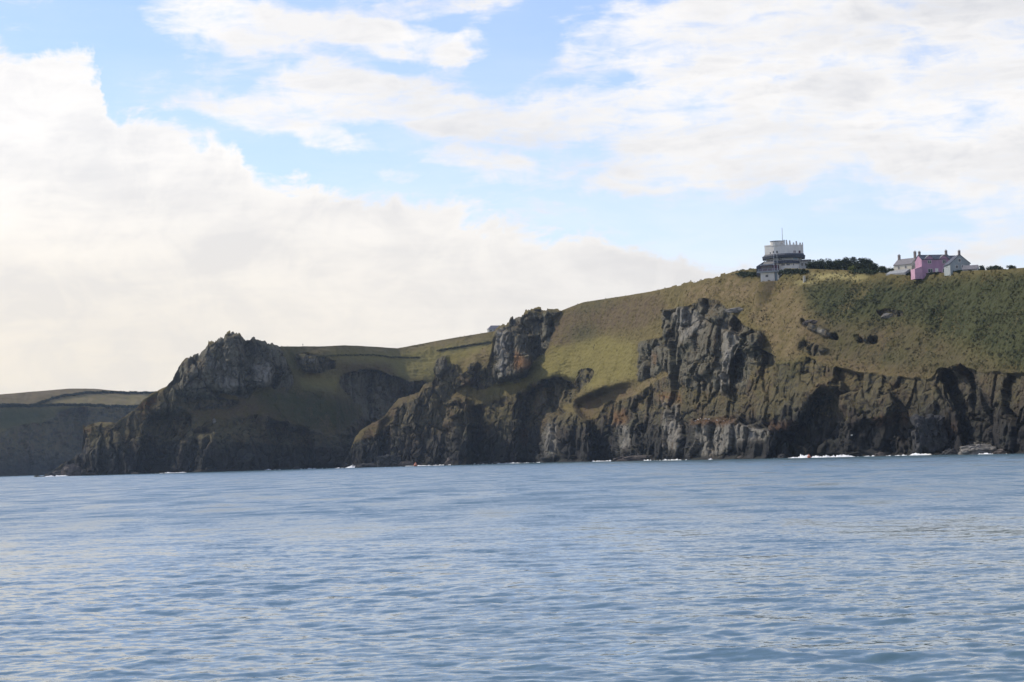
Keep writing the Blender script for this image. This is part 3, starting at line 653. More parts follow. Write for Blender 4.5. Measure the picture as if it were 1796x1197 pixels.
# ---- promontory with the jagged crag, and the cove behind the spur
topB = [(60, 836), (85, 833), (103, 821), (128, 804), (142, 793), (146, 748), (168, 741), (205, 740), (222, 728), (235, 720), (248, 704), (268, 689), (293, 678), (297, 670), (311, 648),
        (318, 640), (324, 632), (330, 629), (346, 621), (361, 608), (366, 601), (376, 598), (391, 594), (395, 587), (402, 583), (411, 580), (421, 583), (426, 592), (429, 597), (436, 595), (444, 594),
        (455, 597), (465, 596), (470, 602), (480, 602), (488, 604), (496, 608), (530, 608), (560, 608), (603, 606), (650, 608), (698, 611), (726, 606), (780, 596), (820, 589), (858, 583), (900, 573), (960, 560), (1000, 556)]
shoreB = [(60, 1335), (100, 1330), (300, 1290), (500, 1310), (590, 1340), (640, 1400), (700, 1430), (1000, 1450)]
zonesB = {
 'rock': [([(140, 750), (205, 738), (300, 690), (420, 700), (520, 680), (640, 700), (640, 760), (560, 775), (440, 745), (200, 765)], .42), [(50, 850), (85, 830), (103, 818), (128, 800), (140, 740), (168, 738), (176, 750), (215, 745), (250, 735), (275, 722), (300, 718), (335, 735), (380, 742), (410, 735), (455, 730), (500, 745), (540, 752), (570, 765), (600, 760), (640, 720), (620, 700), (598, 678), (596, 660), (616, 652), (646, 649), (681, 654), (703, 664), (730, 672), (770, 668), (1010, 660), (1010, 850)],
  [(293, 676), (297, 668), (311, 646), (330, 626), (361, 604), (393, 588), (411, 576), (430, 592), (465, 592), (490, 602), (497, 624), (512, 650), (518, 676), (500, 690), (478, 680), (455, 680), (430, 700), (395, 690), (370, 700), (330, 705), (300, 690)],
  ([(140, 745), (205, 738), (248, 702), (300, 675), (340, 705), (285, 755), (160, 792)], .60), ([(330, 738), (470, 742), (560, 762), (620, 765), (600, 790), (340, 772)], .58),
  [(516, 622), (540, 618), (560, 622), (588, 632), (592, 646), (560, 656), (530, 650)], [(320, 700), (370, 695), (420, 705), (400, 715), (340, 718)]],
 'heather_shade': [[(140, 760), (205, 735), (280, 690), (330, 700), (420, 700), (520, 690), (620, 700), (640, 760), (560, 770), (440, 735), (300, 740), (200, 760)], [(600, 640), (680, 640), (700, 655), (600, 655)]],
 'scrub': [[(440, 685), (520, 680), (620, 705), (640, 745), (560, 760), (470, 720)], [(300, 700), (330, 735), (300, 750), (270, 720)], [(496, 612), (518, 616), (525, 660), (515, 670)]],
 'lush': [[(560, 610), (700, 612), (860, 590), (860, 615), (720, 640), (600, 632)], [(520, 660), (600, 665), (590, 680), (540, 685)], [(690, 640), (770, 625), (765, 665), (700, 660)]],
 'tan': [[(500, 608), (720, 608), (860, 583), (860, 596), (700, 620), (560, 616)]],
 'bare': [[(293, 676), (297, 668), (311, 646), (330, 626), (361, 604), (393, 588), (411, 576), (430, 592), (465, 592), (490, 602), (497, 624), (512, 650), (518, 676), (478, 680), (430, 700), (370, 700), (300, 690)], [(596, 660), (646, 652), (703, 666), (700, 720), (640, 740)], [(50, 790), (1010, 790), (1010, 850), (50, 850)]],
 'orange': [[(140, 745), (168, 742), (160, 756), (142, 756)], [(240, 710), (268, 690), (272, 700), (250, 730)]],
 'pale': [[(370, 640), (420, 640), (430, 690), (395, 690)], [(440, 640), (480, 640), (470, 680), (450, 675)], [(144, 785), (160, 782), (150, 800), (142, 805)], [(530, 622), (560, 622), (556, 640), (535, 640)]],
}
offsB = [([(262, 735), (290, 722), (325, 728), (335, 738), (312, 780), (300, 840), (258, 840)], 20, 6), ([(600, 662), (646, 652), (700, 666), (704, 690), (760, 680), (760, 850), (630, 850), (612, 700)], 14, 9),
         ([(300, 690), (360, 606), (411, 578), (490, 602), (512, 650), (470, 680), (400, 690)], -8, 5), ([(395, 590), (425, 585), (430, 640), (400, 640)], -5, 2), ([(430, 600), (440, 598), (446, 660), (430, 660)], 5, 1),
         ([(470, 745), (540, 755), (560, 840), (480, 840)], 14, 3), ([(345, 760), (440, 745), (470, 840), (340, 840)], -10, 4), ([(516, 622), (560, 620), (590, 634), (560, 656), (530, 650)], -5, 2), ([(140, 745), (200, 742), (240, 840), (140, 840)], -6, 3)]
def backB(u): return np.interp(u, [60, 300, 420, 500, 540, 1000], [1.0, 0.9, 0.6, 0.3, 0.02, 0.02])
SB = make_sheet('promontory_terrain', 'dark promontory ending in a jagged crag above the sea', 60, 1000, 0.7, 280, topB, shoreB, zonesB, offsB,
                {'grass': 40, 'heather_shade': 50, 'scrub': 50, 'rock': 70, 'tan': 14, 'lush': 26}, backB, M_TERR, 1.45, 100, bs_=1.25, jag=.55)

# ---- farmland beyond the bay
topC = [(-500, 720), (-200, 705), (0, 692), (60, 687), (120, 682), (165, 682), (220, 687), (262, 689), (330, 694), (500, 705)]
shoreC = [(-500, 1900), (0, 1960), (120, 2050), (300, 2200), (500, 2300)]
zonesC = {
 'rock': [[(-510, 850), (-510, 770), (0, 760), (20, 750), (80, 740), (105, 722), (130, 716), (240, 716), (510, 722), (510, 850)]],
 'heather_shade': [([(-510, 690), (0, 680), (60, 676), (140, 670), (262, 680), (150, 690), (110, 695), (60, 712), (-510, 714)], .4)], 'tan': [[(-510, 690), (0, 680), (140, 670), (262, 680), (262, 688), (150, 690), (110, 695), (60, 712), (-510, 714)], [(70, 711), (110, 699), (150, 691), (300, 690), (300, 714)]],
 'lush': [[(70, 711), (110, 699), (150, 691), (300, 690), (300, 714), (150, 711)]], 'scrub': [[(-510, 716), (110, 716), (80, 742), (20, 752), (-510, 775)], [(110, 718), (145, 716), (145, 800), (110, 790)]], 'pale': [], 'orange': [], 'lawn': []}
SC = make_sheet('farmland_hill', 'distant hazy hill with fields above dark cliffs', -500, 500, 2.0, 150, topC, shoreC, zonesC, [([(100, 720), (150, 716), (150, 800), (100, 790)], 20, 4)],
                {'grass': 20, 'tan': 9, 'heather_shade': 9, 'lush': 9, 'scrub': 38, 'rock': 62}, lambda u: u * 0 + 0.02, M_FAR, 1.0, 200)

# ---- the air
def build_haze():
    o = MB().box(-8300, 8300, -8300, 8300, -7.0, 135.0)
    m = bpy.data.materials.new('sea_air'); m.use_nodes = True; nt = m.node_tree
    nt.nodes.remove(nt.nodes['Principled BSDF'])
    v = nt.nodes.new('ShaderNodeVolumePrincipled'); v.inputs['Color'].default_value = (0.58, 0.76, 1.0, 1); v.inputs['Density'].default_value = 0.00005
    v.inputs['Anisotropy'].default_value = 0.2
    nt.links.new(v.outputs[0], nt.nodes['Material Output'].inputs['Volume'])
    h = o.build('haze', m); tag(h, 'thin bluish sea haze', kind='stuff'); h.display_type = 'WIRE'
build_haze()
#=====OBJECTS
def project(p):
    d = np.array([p[0], p[1], p[2] - CAMZ]); zc = d @ cf
    return W0 / 2 + F0 * (d @ cr) / zc, H0 / 2 - F0 * (d @ cu) / zc
class Site:
    """a spot on the ground, with the metres that one photo pixel spans there"""
    def __init__(s, loc):
        s.loc = loc; s.u, s.v = project(loc); s.k = loc.y / F0; s.rz = -math.atan2(loc.x, loc.y)
    def x(s, u): return (u - s.u) * s.k
    def z(s, v): return (s.v - v) * s.k

def mat_stone(name, lo, hi, scale=0.8):
    m = bpy.data.materials.new(name); m.use_nodes = True
    w = NT(m.node_tree); b = m.node_tree.nodes['Principled BSDF']
    ob = w.new('ShaderNodeTexCoord').outputs['Object']
    n = w.noise(ob, scale, 6, 0.65); n2 = w.noise(ob, scale * 5, 5, 0.7)
    c = w.mix(w.ss(n, 0.3, 0.7), lo, hi); c = w.mix(w.ss(n2, 0.5, 0.75, 0, 0.6), c, tuple(q * 0.4 for q in lo))
    w.put(b.inputs['Base Color'], c); b.inputs['Roughness'].default_value = 0.9; b.inputs['Specular IOR Level'].default_value = 0.2
    bp = w.new('ShaderNodeBump'); bp.inputs['Strength'].default_value = 0.6; bp.inputs['Distance'].default_value = 0.2
    w.put(bp.inputs['Height'], n2); w.l.new(bp.outputs[0], b.inputs['Normal'])
    return m
def mat_leaf(name, lo, hi, scale=0.5):
    m = bpy.data.materials.new(name); m.use_nodes = True
    w = NT(m.node_tree); b = m.node_tree.nodes['Principled BSDF']
    ob = w.new('ShaderNodeTexCoord').outputs['Object']
    n = w.noise(ob, scale, 5, 0.7)
    w.put(b.inputs['Base Color'], w.mix(w.ss(n, 0.32, 0.68), lo, hi)); b.inputs['Roughness'].default_value = 0.8
    b.inputs['Specular IOR Level'].default_value = 0.2
    return m
M_WHITE = mat_simple('white_render', (0.74, 0.71, 0.65), 0.85, 0.10, 0.6, streak=3)
M_GREYW = mat_simple('grey_render', (0.42, 0.43, 0.43), 0.85, 0.14, 0.6, streak=3)
M_SLATE = mat_simple('dark_slate', (0.060, 0.066, 0.085), 0.6, 0.25, 2.5)
M_SLATE2 = mat_simple('weathered_slate', (0.20, 0.19, 0.20), 0.7, 0.2, 2.0)
M_LEAD = mat_simple('roof_felt', (0.30, 0.31, 0.32), 0.7, 0.2, 2.0)
M_GLASS = mat_simple('window_glass', (0.035, 0.045, 0.06), 0.08, 0.2, 1.0, 0.6)
M_BLUEG = mat_simple('blue_glazing', (0.06, 0.14, 0.22), 0.1, 0.2, 1.0, 0.6)
M_MAROON = mat_simple('maroon_paint', (0.085, 0.025, 0.045), 0.6, 0.25, 1.5)
M_PINK = mat_simple('pink_render', (0.43, 0.25, 0.35), 0.85, 0.10, 0.7, streak=2)
M_PINKL = mat_simple('faded_pink_render', (0.52, 0.31, 0.40), 0.85, 0.12, 0.8)
M_CREAM = mat_simple('cream_render', (0.58, 0.54, 0.44), 0.85, 0.10, 0.7, streak=2)
M_PALEG = mat_simple('pale_green_render', (0.31, 0.34, 0.34), 0.85, 0.12, 0.7)
M_BRICK = mat_simple('chimney_stone', (0.26, 0.22, 0.20), 0.9, 0.25, 3.0)
M_STEEL = mat_simple('galvanised_steel', (0.50, 0.52, 0.54), 0.45, 0.1, 2.0, 0.5)
M_BARK = mat_simple('bark', (0.07, 0.055, 0.04), 0.9, 0.3, 3.0)
M_STONE = mat_stone('shore_rock', (0.035, 0.036, 0.038), (0.085, 0.080, 0.075))
M_STONEP = mat_stone('pale_rock', (0.16, 0.15, 0.13), (0.30, 0.28, 0.25))
M_STONEB = mat_stone('brown_rock', (0.075, 0.062, 0.055), (0.135, 0.115, 0.10))
M_HEDGE = mat_leaf('dark_hedge_leaf', (0.020, 0.030, 0.015), (0.046, 0.060, 0.025))
M_BUSH = mat_leaf('bush_leaf', (0.035, 0.050, 0.020), (0.065, 0.080, 0.032))
M_YELLOW = mat_leaf('yellow_green_leaf', (0.13, 0.15, 0.03), (0.20, 0.21, 0.05))
M_BRACK = mat_leaf('bracken_leaf', (0.040, 0.047, 0.020), (0.072, 0.074, 0.029), 0.06)
M_BANK = mat_leaf('grassy_bank_leaf', (0.050, 0.055, 0.024), (0.095, 0.090, 0.040))
M_FARH = mat_leaf('field_hedge_leaf', (0.020, 0.026, 0.016), (0.045, 0.048, 0.028))

# ---- white lookout building on the crest
def build_lookout():
    st = Site(crest(SA, 1377, 9, -0.6)); X, Z = st.x, st.z
    root = empty('lookout_building', st.loc, st.rz, label='white crenellated lookout building with dark balcony roof and a tall mast on the hilltop', cat='building')
    oct_ = lambda a, b, d0, d1: [(X(a), -d0 * .15), (X(a) * .52, -d0), (0.0, -d0 * 1.2), (X(b) * .5, -d0 * 1.02), (X(b), -d0 * .2), (X(b), d1), (X(a), d1)]
    zb = 0.0
    MB().prism(oct_(1347, 1402, 3.6, 5.5), -1.5, Z(460)).build('ground_storey', M_WHITE, root)
    MB().prism(oct_(1338, 1404, 4.6, 6.0), Z(463.4), Z(458.6), oct_(1341, 1402, 4.2, 5.8)).build('lower_canopy', M_SLATE, root)
    MB().prism(oct_(1344, 1407, 3.7, 5.6), Z(458.9), Z(452)).build('middle_storey', M_GREYW, root)
    MB().prism(oct_(1338.5, 1412.5, 5.0, 6.4), Z(453.8), Z(449.5), oct_(1337.8, 1413.2, 5.2, 6.5)).build('balcony_roof', M_SLATE, root)
    MB().prism(oct_(1339, 1412, 5.0, 6.3), Z(449.8), Z(446.2), oct_(1342.5, 1410.5, 3.6, 5.7)).build('balcony_parapet', M_SLATE, root)
    up = oct_(1342.6, 1410.2, 3.3, 5.6)
    w = MB().prism(up, Z(446.8), Z(431.2)).build('upper_wall', M_WHITE, root)
    # left part carries a low coping
    MB().prism(oct_(1342.3, 1376, 3.45, 5.7), Z(431.3), Z(429.6)).build('coping', M_WHITE, root)
    tx = X(1364.5)
    MB().cyl(tx, -1.2, 2.55, Z(432), Z(424), 2.55, 20).build('stair_turret', M_WHITE, root)
    MB().cyl(tx, -1.2, 2.65, Z(424.2), Z(423.1), 2.65, 20).build('turret_cap', M_SLATE, root)
    # merlons along the seaward parapet
    for (u, vt, wd) in ((1376.6, 423.5, 2.2), (1381.5, 423.0, 2.6), (1387.2, 423.2, 2.6), (1393.6, 426.8, 2.6), (1398.6, 424.2, 2.6), (1405.2, 427.2, 3.0), (1409.2, 426.8, 1.7)):
        x = X(u); h = wd * st.k * .72
        f = min(1, max(0, (x - 0) / X(1410))); yf = -3.3 * (1.2 - .95 * f) + .35
        MB().prism([(x - h, yf - .3), (x + h, yf - .3), (x + h, yf + .4), (x - h, yf + .4)], Z(431.6), Z(vt),
                   [(x - h * .75, yf - .25), (x + h * .45, yf - .25), (x + h * .45, yf + .3), (x - h * .75, yf + .3)]).build('merlon', M_WHITE, root)
    mx = X(1374.4)
    mast = MB().cyl(mx, 0.2, 0.14, Z(432), Z(399), 0.08, 8).build('mast', M_STEEL, root)
    MB().box(mx + .35, mx + .85, 0, .4, Z(431), Z(420.6)).build('vent_pipe', M_SLATE2, root)
    MB().box(mx + 1.15, mx + 1.6, 0, .4, Z(431), Z(420.9)).build('vent_pipe', M_SLATE2, root)
    def win(u0, u1, va, vb, d, mat, name='window'):
        """window set proud of whichever facet of the upper wall it is in"""
        xa, xb = X(u0), X(u1); ring = d
        def yat(x):
            for (p, q) in zip(ring[:-1], ring[1:]):
                if p[0] <= x <= q[0] and q[0] > p[0]: return p[1] + (q[1] - p[1]) * (x - p[0]) / (q[0] - p[0])
            return 0
        ya, yb = yat(xa) - .06, yat(xb) - .06
        f = MB().prism([(xa, ya), (xb, yb), (xb, yb + .25), (xa, ya + .25)], Z(vb), Z(va)).build(name, mat, root)
        return f
    r_up = up[:5]
    for (a, b_, c, d_) in ((1351.6, 1353.2, 442.6, 445.2), (1356.8, 1358.8, 440.8, 444.8), (1362.8, 1365.6, 441, 445)): win(a, b_, c, d_, r_up, M_GLASS)
    for (a, b_) in ((1392.8, 1396.4), (1401.8, 1405.2)): win(a, b_, 441.6, 445.6, r_up, M_MAROON)
    r_m = oct_(1344, 1407, 3.7, 5.6)[:5]
    for (a, b_, m) in ((1346, 1351.5, M_GLASS), (1353, 1359, M_GLASS), (1367, 1372, M_GLASS), (1374, 1381, M_GREYW), (1383, 1390.5, M_GREYW), (1392, 1399.6, M_BLUEG), (1401, 1405, M_GLASS)):
        if m is not M_GREYW: win(a, b_, 453.9, 457.6, r_m, m)
    r_g = oct_(1347, 1402, 3.6, 5.5)[:5]
    for (a, b_) in ((1349, 1354), (1356, 1361), (1371, 1377), (1380, 1386), (1389, 1393)): win(a, b_, 464.2, 467.4, r_g, M_GLASS)
    # single-storey wing on the inland side
    MB().box(X(1402), X(1422), -1.0, 4.5, -1.5, Z(460)).build('wing_wall', M_GREYW, root)
    MB().box(X(1401), X(1423), -1.3, 4.8, Z(460) + .003, Z(457.4)).build('wing_roof', M_SLATE2, root)
    for a in (1406, 1412): MB().box(X(a), X(a + 3), -1.08, -.9, Z(468), Z(463)).build('wing_window', M_GLASS, root)
    # lean-to on the far side
    x0, x1 = X(1327), X(1343)
    MB().add([(x0, -.5, -1), (x1, -.5, -1), (x1, 4, -1), (x0, 4, -1), (x0, -.5, Z(466)), (x1, -.5, Z(456.5)), (x1, 4, Z(456.5)), (x0, 4, Z(466))],
             [(0, 1, 5, 4), (1, 2, 6, 5), (2, 3, 7, 6), (3, 0, 4, 7), (4, 5, 6, 7), (3, 2, 1, 0)]).build('lean_to', M_SLATE, root)
build_lookout()

def build_hut():
    p = on(SA, 1352, 495); p.z -= 0.05
    st = Site(p); X, Z = st.x, st.z
    HROT = R(-14)
    root = empty('watch_hut', st.loc, st.rz + HROT, label='two storey watch hut with maroon glazed cabin on a pale flat roofed base', cat='hut')
    MB().box(X(1336), X(1361), -1.8, 3.5, -1.6, Z(478.6)).build('lower_wall', M_WHITE, root)
    MB().box(X(1361) + .002, X(1368), -1.4, 3.5, -1.6, Z(478.6)).build('stair_bay', M_BLUEG, root)
    MB().box(X(1366), X(1369), -1.7, 3.5, -1.6, Z(478.7)).build('corner_pier', M_WHITE, root)
    MB().box(X(1331), X(1370.5), -2.9, 4.2, Z(478.6) + .002, Z(476)).build('flat_roof', M_LEAD, root)
    MB().box(X(1336.5), X(1367), -1.5, 3.3, Z(476) + .002, Z(466)).build('upper_cabin', M_MAROON, root)
    for a in (1338, 1343.2, 1348.4, 1353.6): MB().box(X(a), X(a + 4.2), -1.58, -1.4, Z(472.4), Z(467.4)).build('cabin_window', M_GLASS, root)
    MB().box(X(1335.5), X(1361), -2.1, 3.6, Z(466) + .002, Z(464)).build('cabin_roof', M_LEAD, root)
    for zz in (474.6, 472.6): MB().box(X(1333), X(1369), -2.75, -2.68, Z(zz) - .04, Z(zz) + .04).build('rail', M_STEEL, root)
    for a in (1333, 1341, 1350, 1359, 1369): MB().box(X(a) - .04, X(a) + .04, -2.76, -2.66, Z(476), Z(472.4)).build('rail_post', M_STEEL, root)
    MB().box(X(1345), X(1349.5), -1.88, -1.75, Z(486.5), Z(482.5)).build('window', M_GLASS, root)
    for a in (1361.4, 1367.2):
        MB().cyl(X(a), -2.2, 0.10, Z(477), Z(446.5), 0.07, 8).build('flagpole', M_STEEL, root)
    q = on(SA, 1339.5, 500); st2 = Site(q)
    cb = MB().box(-.75, .75, -.5, .5, -.5, 1.05).box(-.8, .8, -.55, .55, 1.052, 1.13)
    o = cb.build('white_cabinet', M_WHITE); o.location = q; o.rotation_euler.z = st2.rz
    tag(o, 'small white box cabinet on the grass below the watch hut', 'cabinet')
    q = on(SA, 1411, 494); o = MB().prism([(-.45, -.45), (.45, -.45), (.45, .45), (-.45, .45)], -.6, 1.8, [(-.38, -.38), (.38, -.38), (.38, .38), (-.38, .38)]).prism([(-.55, -.55), (.55, -.55), (.55, .55), (-.55, .55)], 1.802, 2.0, [(-.3, -.3), (.3, -.3), (.3, .3), (-.3, .3)]).build('stone_pillar', M_CREAM)
    o.location = q; tag(o, 'short pale pillar standing alone on the dry grass by the lookout', 'pillar')
build_hut()

# ---- the houses
def gable_block(w, d, he, hr, z0=-0.8):
    """walls with gables on the +-x ends; front is -y"""
    x, y = w / 2, d / 2
    return MB().add([(-x, -y, z0), (x, -y, z0), (x, y, z0), (-x, y, z0), (-x, -y, he), (x, -y, he), (x, y, he), (-x, y, he), (-x, 0, hr), (x, 0, hr)],
                    [(0, 1, 5, 4), (2, 3, 7, 6), (1, 2, 6, 9, 5), (3, 0, 4, 8, 7), (3, 2, 1, 0), (4, 5, 9, 8), (6, 7, 8, 9)])
def gable_roof(w, d, he, hr, over=0.25, th=0.16):
    x, y = w / 2 + over * .5, d / 2 + over; s = (hr - he) / (d / 2); e = he - s * over
    m = MB()
    for sg in (-1, 1):
        vs = [(-x, sg * y, e + .02), (x, sg * y, e + .02), (x, 0, hr + .02), (-x, 0, hr + .02)]
        vs += [(a, b, c + th) for a, b, c in vs]
        fs = [(0, 1, 5, 4), (1, 2, 6, 5), (2, 3, 7, 6), (3, 0, 4, 7), (4, 5, 6, 7), (3, 2, 1, 0)]
        m.add(vs, fs if sg < 0 else [f[::-1] for f in fs])
    return m
def chimney(root, x, y, zb, zt, wd=0.7):
    c = MB().box(x - wd / 2, x + wd / 2, y - wd / 2, y + wd / 2, zb, zt - .35).build('chimney', M_BRICK, root)
    MB().box(x - wd * .58, x + wd * .58, y - wd * .58, y + wd * .58, zt - .348, zt - .2).build('chimney_cap', M_BRICK, c)
    for dx in (-.17, .17): MB().cyl(x + dx, y, .11, zt - .198, zt + .15, .09, 8).build('chimney_pot', M_BRICK, c)
def window(root, x, z, w, h, yf, frame=M_WHITE, glass=M_GLASS):
    f = MB()
    t = .09
    f.box(x - w / 2, x + w / 2, yf - .07, yf + .05, z, z + t).box(x - w / 2, x + w / 2, yf - .07, yf + .05, z + h - t, z + h)
    f.box(x - w / 2, x - w / 2 + t, yf - .068, yf + .05, z + t, z + h - t).box(x + w / 2 - t, x + w / 2, yf - .068, yf + .05, z + t, z + h - t).box(x - t / 3, x + t / 3, yf - .06, yf + .05, z + t, z + h - t)
    fo = f.build('window', frame, root)
    MB().box(x - w / 2 + t * .5, x + w / 2 - t * .5, yf - .03, yf + .04, z + t * .5, z + h - t * .5).build('pane', glass, fo)
def build_houses():
    def spot(u, behind, dz=-0.7):
        st = Site(crest(SA, u, behind, dz)); return st, st.loc, st.z
    st, loc, Z = spot(1637.5, 8)
    # pink house
    rz = st.rz + R(20); w, d = 10.2, 6.4; he, hr = Z(456.5), Z(447.8)
    root = empty('pink_house', loc, rz, label='bright pink house with twin front gables and slate roof above the scrub', cat='house')
    gable_block(w, d, he, hr).build('wall', M_PINK, root)
    rf = gable_roof(w, d, he, hr).build('roof', M_SLATE, root)
    for x in (-w * .24, w * .26):
        gw = 3.6; gh = hr - .35; ys = -d / 2 - .12
        MB().add([(x - gw / 2, ys, he - .8), (x + gw / 2, ys, he - .8), (x + gw / 2, ys, he), (x, ys, gh), (x - gw / 2, ys, he),
                  (x - gw / 2, 0, he - .8), (x + gw / 2, 0, he - .8), (x + gw / 2, 0, he), (x, 0, gh), (x - gw / 2, 0, he)],
                 [(0, 1, 2, 3, 4), (9, 8, 7, 6, 5), (1, 6, 7, 2), (5, 0, 4, 9), (0, 5, 6, 1)]).build('front_gable', M_PINK, root)
        m = MB()
        for sg in (-1, 1):
            a = [(x + sg * (gw / 2 + .25), ys - .2, he - .22), (x, ys - .2, gh + .05), (x, .3, gh + .05), (x + sg * (gw / 2 + .25), .3, he - .22)]
            a += [(p, q, r_ + .12) for p, q, r_ in a]
            fs = [(0, 1, 2, 3), (7, 6, 5, 4), (0, 4, 5, 1), (1, 5, 6, 2), (2, 6, 7, 3), (3, 7, 4, 0)]
            m.add(a, fs if sg > 0 else [f[::-1] for f in fs])
        m.build('gable_roof', M_SLATE2, root)
        window(root, x, Z(464), 1.25, 1.15, -d / 2 - .12); window(root, x + .25, Z(480), 1.7, 1.35, -d / 2)
    MB().box(-.55, .55, -d / 2 - .06, -d / 2 + .1, Z(483), Z(472.5)).build('door', M_WHITE, root)
    chimney(root, -w / 2 + .45, 0, hr - .6, Z(440.3)); chimney(root, w / 2 - .45, 0, hr - .6, Z(439))
    MB().add([(-w / 2 - 2.6, -d / 2 - .3, -.6), (-w / 2 - .003, -d / 2 - .3, -.6), (-w / 2 - .003, .5, -.6), (-w / 2 - 2.6, .5, -.6), (-w / 2 - 2.6, -d / 2 - .3, Z(473)), (-w / 2 - .003, -d / 2 - .3, Z(468.5)), (-w / 2 - .003, .5, Z(468.5)), (-w / 2 - 2.6, .5, Z(473))],
             [(0, 1, 5, 4), (1, 2, 6, 5), (2, 3, 7, 6), (3, 0, 4, 7), (4, 5, 6, 7), (3, 2, 1, 0)]).build('porch', M_PINKL, root)
    lw, ld = 2.9, 5.0
    def moved(mb): mb.v = [(x + w / 2 + lw / 2 - .05, y + .5, z) for x, y, z in mb.v]; return mb
    moved(gable_block(lw, ld, Z(460), Z(449.5))).build('side_wing', M_PALEG, root); moved(gable_roof(lw, ld, Z(460), Z(449.5))).build('side_wing_roof', M_SLATE, root)
    # cream house
    st, loc, Z = spot(1590, 9)
    rz = st.rz - R(38); w, d = 7.6, 5.2; he, hr = Z(464), Z(454)
    root = empty('cream_house', loc + Vector((.6, 1.2, 0)), rz, label='cream house with grey slate roof and two chimneys beside the pink house', cat='house')
    gable_block(w, d, he, hr).build('wall', M_CREAM, root); gable_roof(w, d, he, hr).build('roof', M_SLATE2, root)
    for x in (-1.7, 1.3): window(root, x, Z(472), .95, 1.15, -d / 2)
    chimney(root, -w / 2 + .4, 0, hr - .6, Z(444.8)); chimney(root, w / 2 - .4, 0, hr - .6, Z(441.5))
    MB().add([(-w / 2 - 1.5, -d / 2 - 2.6, -.6), (w / 2 - .8, -d / 2 - 2.6, -.6), (w / 2 - .8, -d / 2 - .004, -.6), (-w / 2 - 1.5, -d / 2 - .004, -.6),
              (-w / 2 - 1.5, -d / 2 - 2.6, Z(479.5)), (w / 2 - .8, -d / 2 - 2.6, Z(479.5)), (w / 2 - .8, -d / 2 - .004, Z(473)), (-w / 2 - 1.5, -d / 2 - .004, Z(473))],
             [(0, 1, 5, 4), (1, 2, 6, 5), (2, 3, 7, 6), (3, 0, 4, 7), (4, 5, 6, 7), (3, 2, 1, 0)]).build('lean_to', M_LEAD, root)
    MB().add([(w / 2 - 1.2, -d / 2 + .9, -.8), (w / 2 + 3.4, -d / 2 + .9, -.8), (w / 2 + 3.4, d / 2 - .4, -.8), (w / 2 - 1.2, d / 2 - .4, -.8),
              (w / 2 - 1.2, -d / 2 + .9, he - .4), (w / 2 + 3.4, -d / 2 + .9, he - .4), (w / 2 + 3.4, d / 2 - .4, he + .7), (w / 2 - 1.2, d / 2 - .4, he + .7)],
             [(0, 1, 5, 4), (1, 2, 6, 5), (2, 3, 7, 6), (3, 0, 4, 7), (4, 5, 6, 7), (3, 2, 1, 0)]).build('link_wing', M_CREAM, root)
    # white gabled house; its gable looks to the sea
    st, loc, Z = spot(1679, 8)
    rz = st.rz + R(90 + 14); w, d = 8.4, 6.4; he, hr = Z(464), Z(449)
    root = empty('white_house', loc, rz, label='pale house with its gable end to the sea beside the pink house', cat='house')
    gable_block(w, d, he, hr).build('wall', M_PALEG, root); gable_roof(w, d, he, hr, .3).build('roof', M_SLATE, root)
    chimney(root, -w / 2 + .5, 0, hr - .6, Z(440.5))
    for y, z in ((-.9, Z(473)), (1.1, Z(473)), (0.1, Z(462))):
        f = MB().box(-w / 2 - .06, -w / 2 + .06, y - .5, y + .5, z, z + 1.1).build('window', M_WHITE, root)
        MB().box(-w / 2 - .085, -w / 2, y - .38, y + .38, z + .12, z + .98).build('pane', M_GLASS, f)
    # outbuilding
    st, loc, Z = spot(1703, 9)
    root = empty('outbuilding', loc, st.rz - R(10), label='low grey roofed outbuilding behind the scrub beyond the pale house', cat='shed')
    gable_block(4.6, 3.2, Z(473), Z(466.4)).build('wall', M_GREYW, root); gable_roof(4.6, 3.2, Z(473), Z(466.4)).build('roof', M_SLATE2, root)
    MB().box(-.5, .5, -1.66, -1.5, Z(482), Z(474)).build('door', M_SLATE, root)
build_houses()

def build_cottage():
    st = Site(crest(SB, 867.5, 6, -0.4)); X, Z = st.x, st.z
    root = empty('clifftop_cottage', st.loc, st.rz + R(12), label='small low cottage with purplish hipped roof on the skyline by the crag', cat='cottage')
    w, d = 9.4, 5.0; he = Z(577.6); hr = Z(571.2)
    MB().box(-w / 2, w / 2, -d / 2, d / 2, -2, he).build('wall', M_GREYW, root)
    a = .35
    MB().prism([(-w / 2 - a, -d / 2 - a), (w / 2 + a, -d / 2 - a), (w / 2 + a, d / 2 + a), (-w / 2 - a, d / 2 + a)], he + .004, hr, [(-w / 2 + 2.0, -.1), (w / 2 - 1.0, -.1), (w / 2 - 1.0, .1), (-w / 2 + 2.0, .1)]).build('roof', M_SLATE2, root)
    for x in (-3.2, -.6, 2.0): window(root, x, he - 1.7, 1.3, 1.2, -d / 2)
build_cottage()

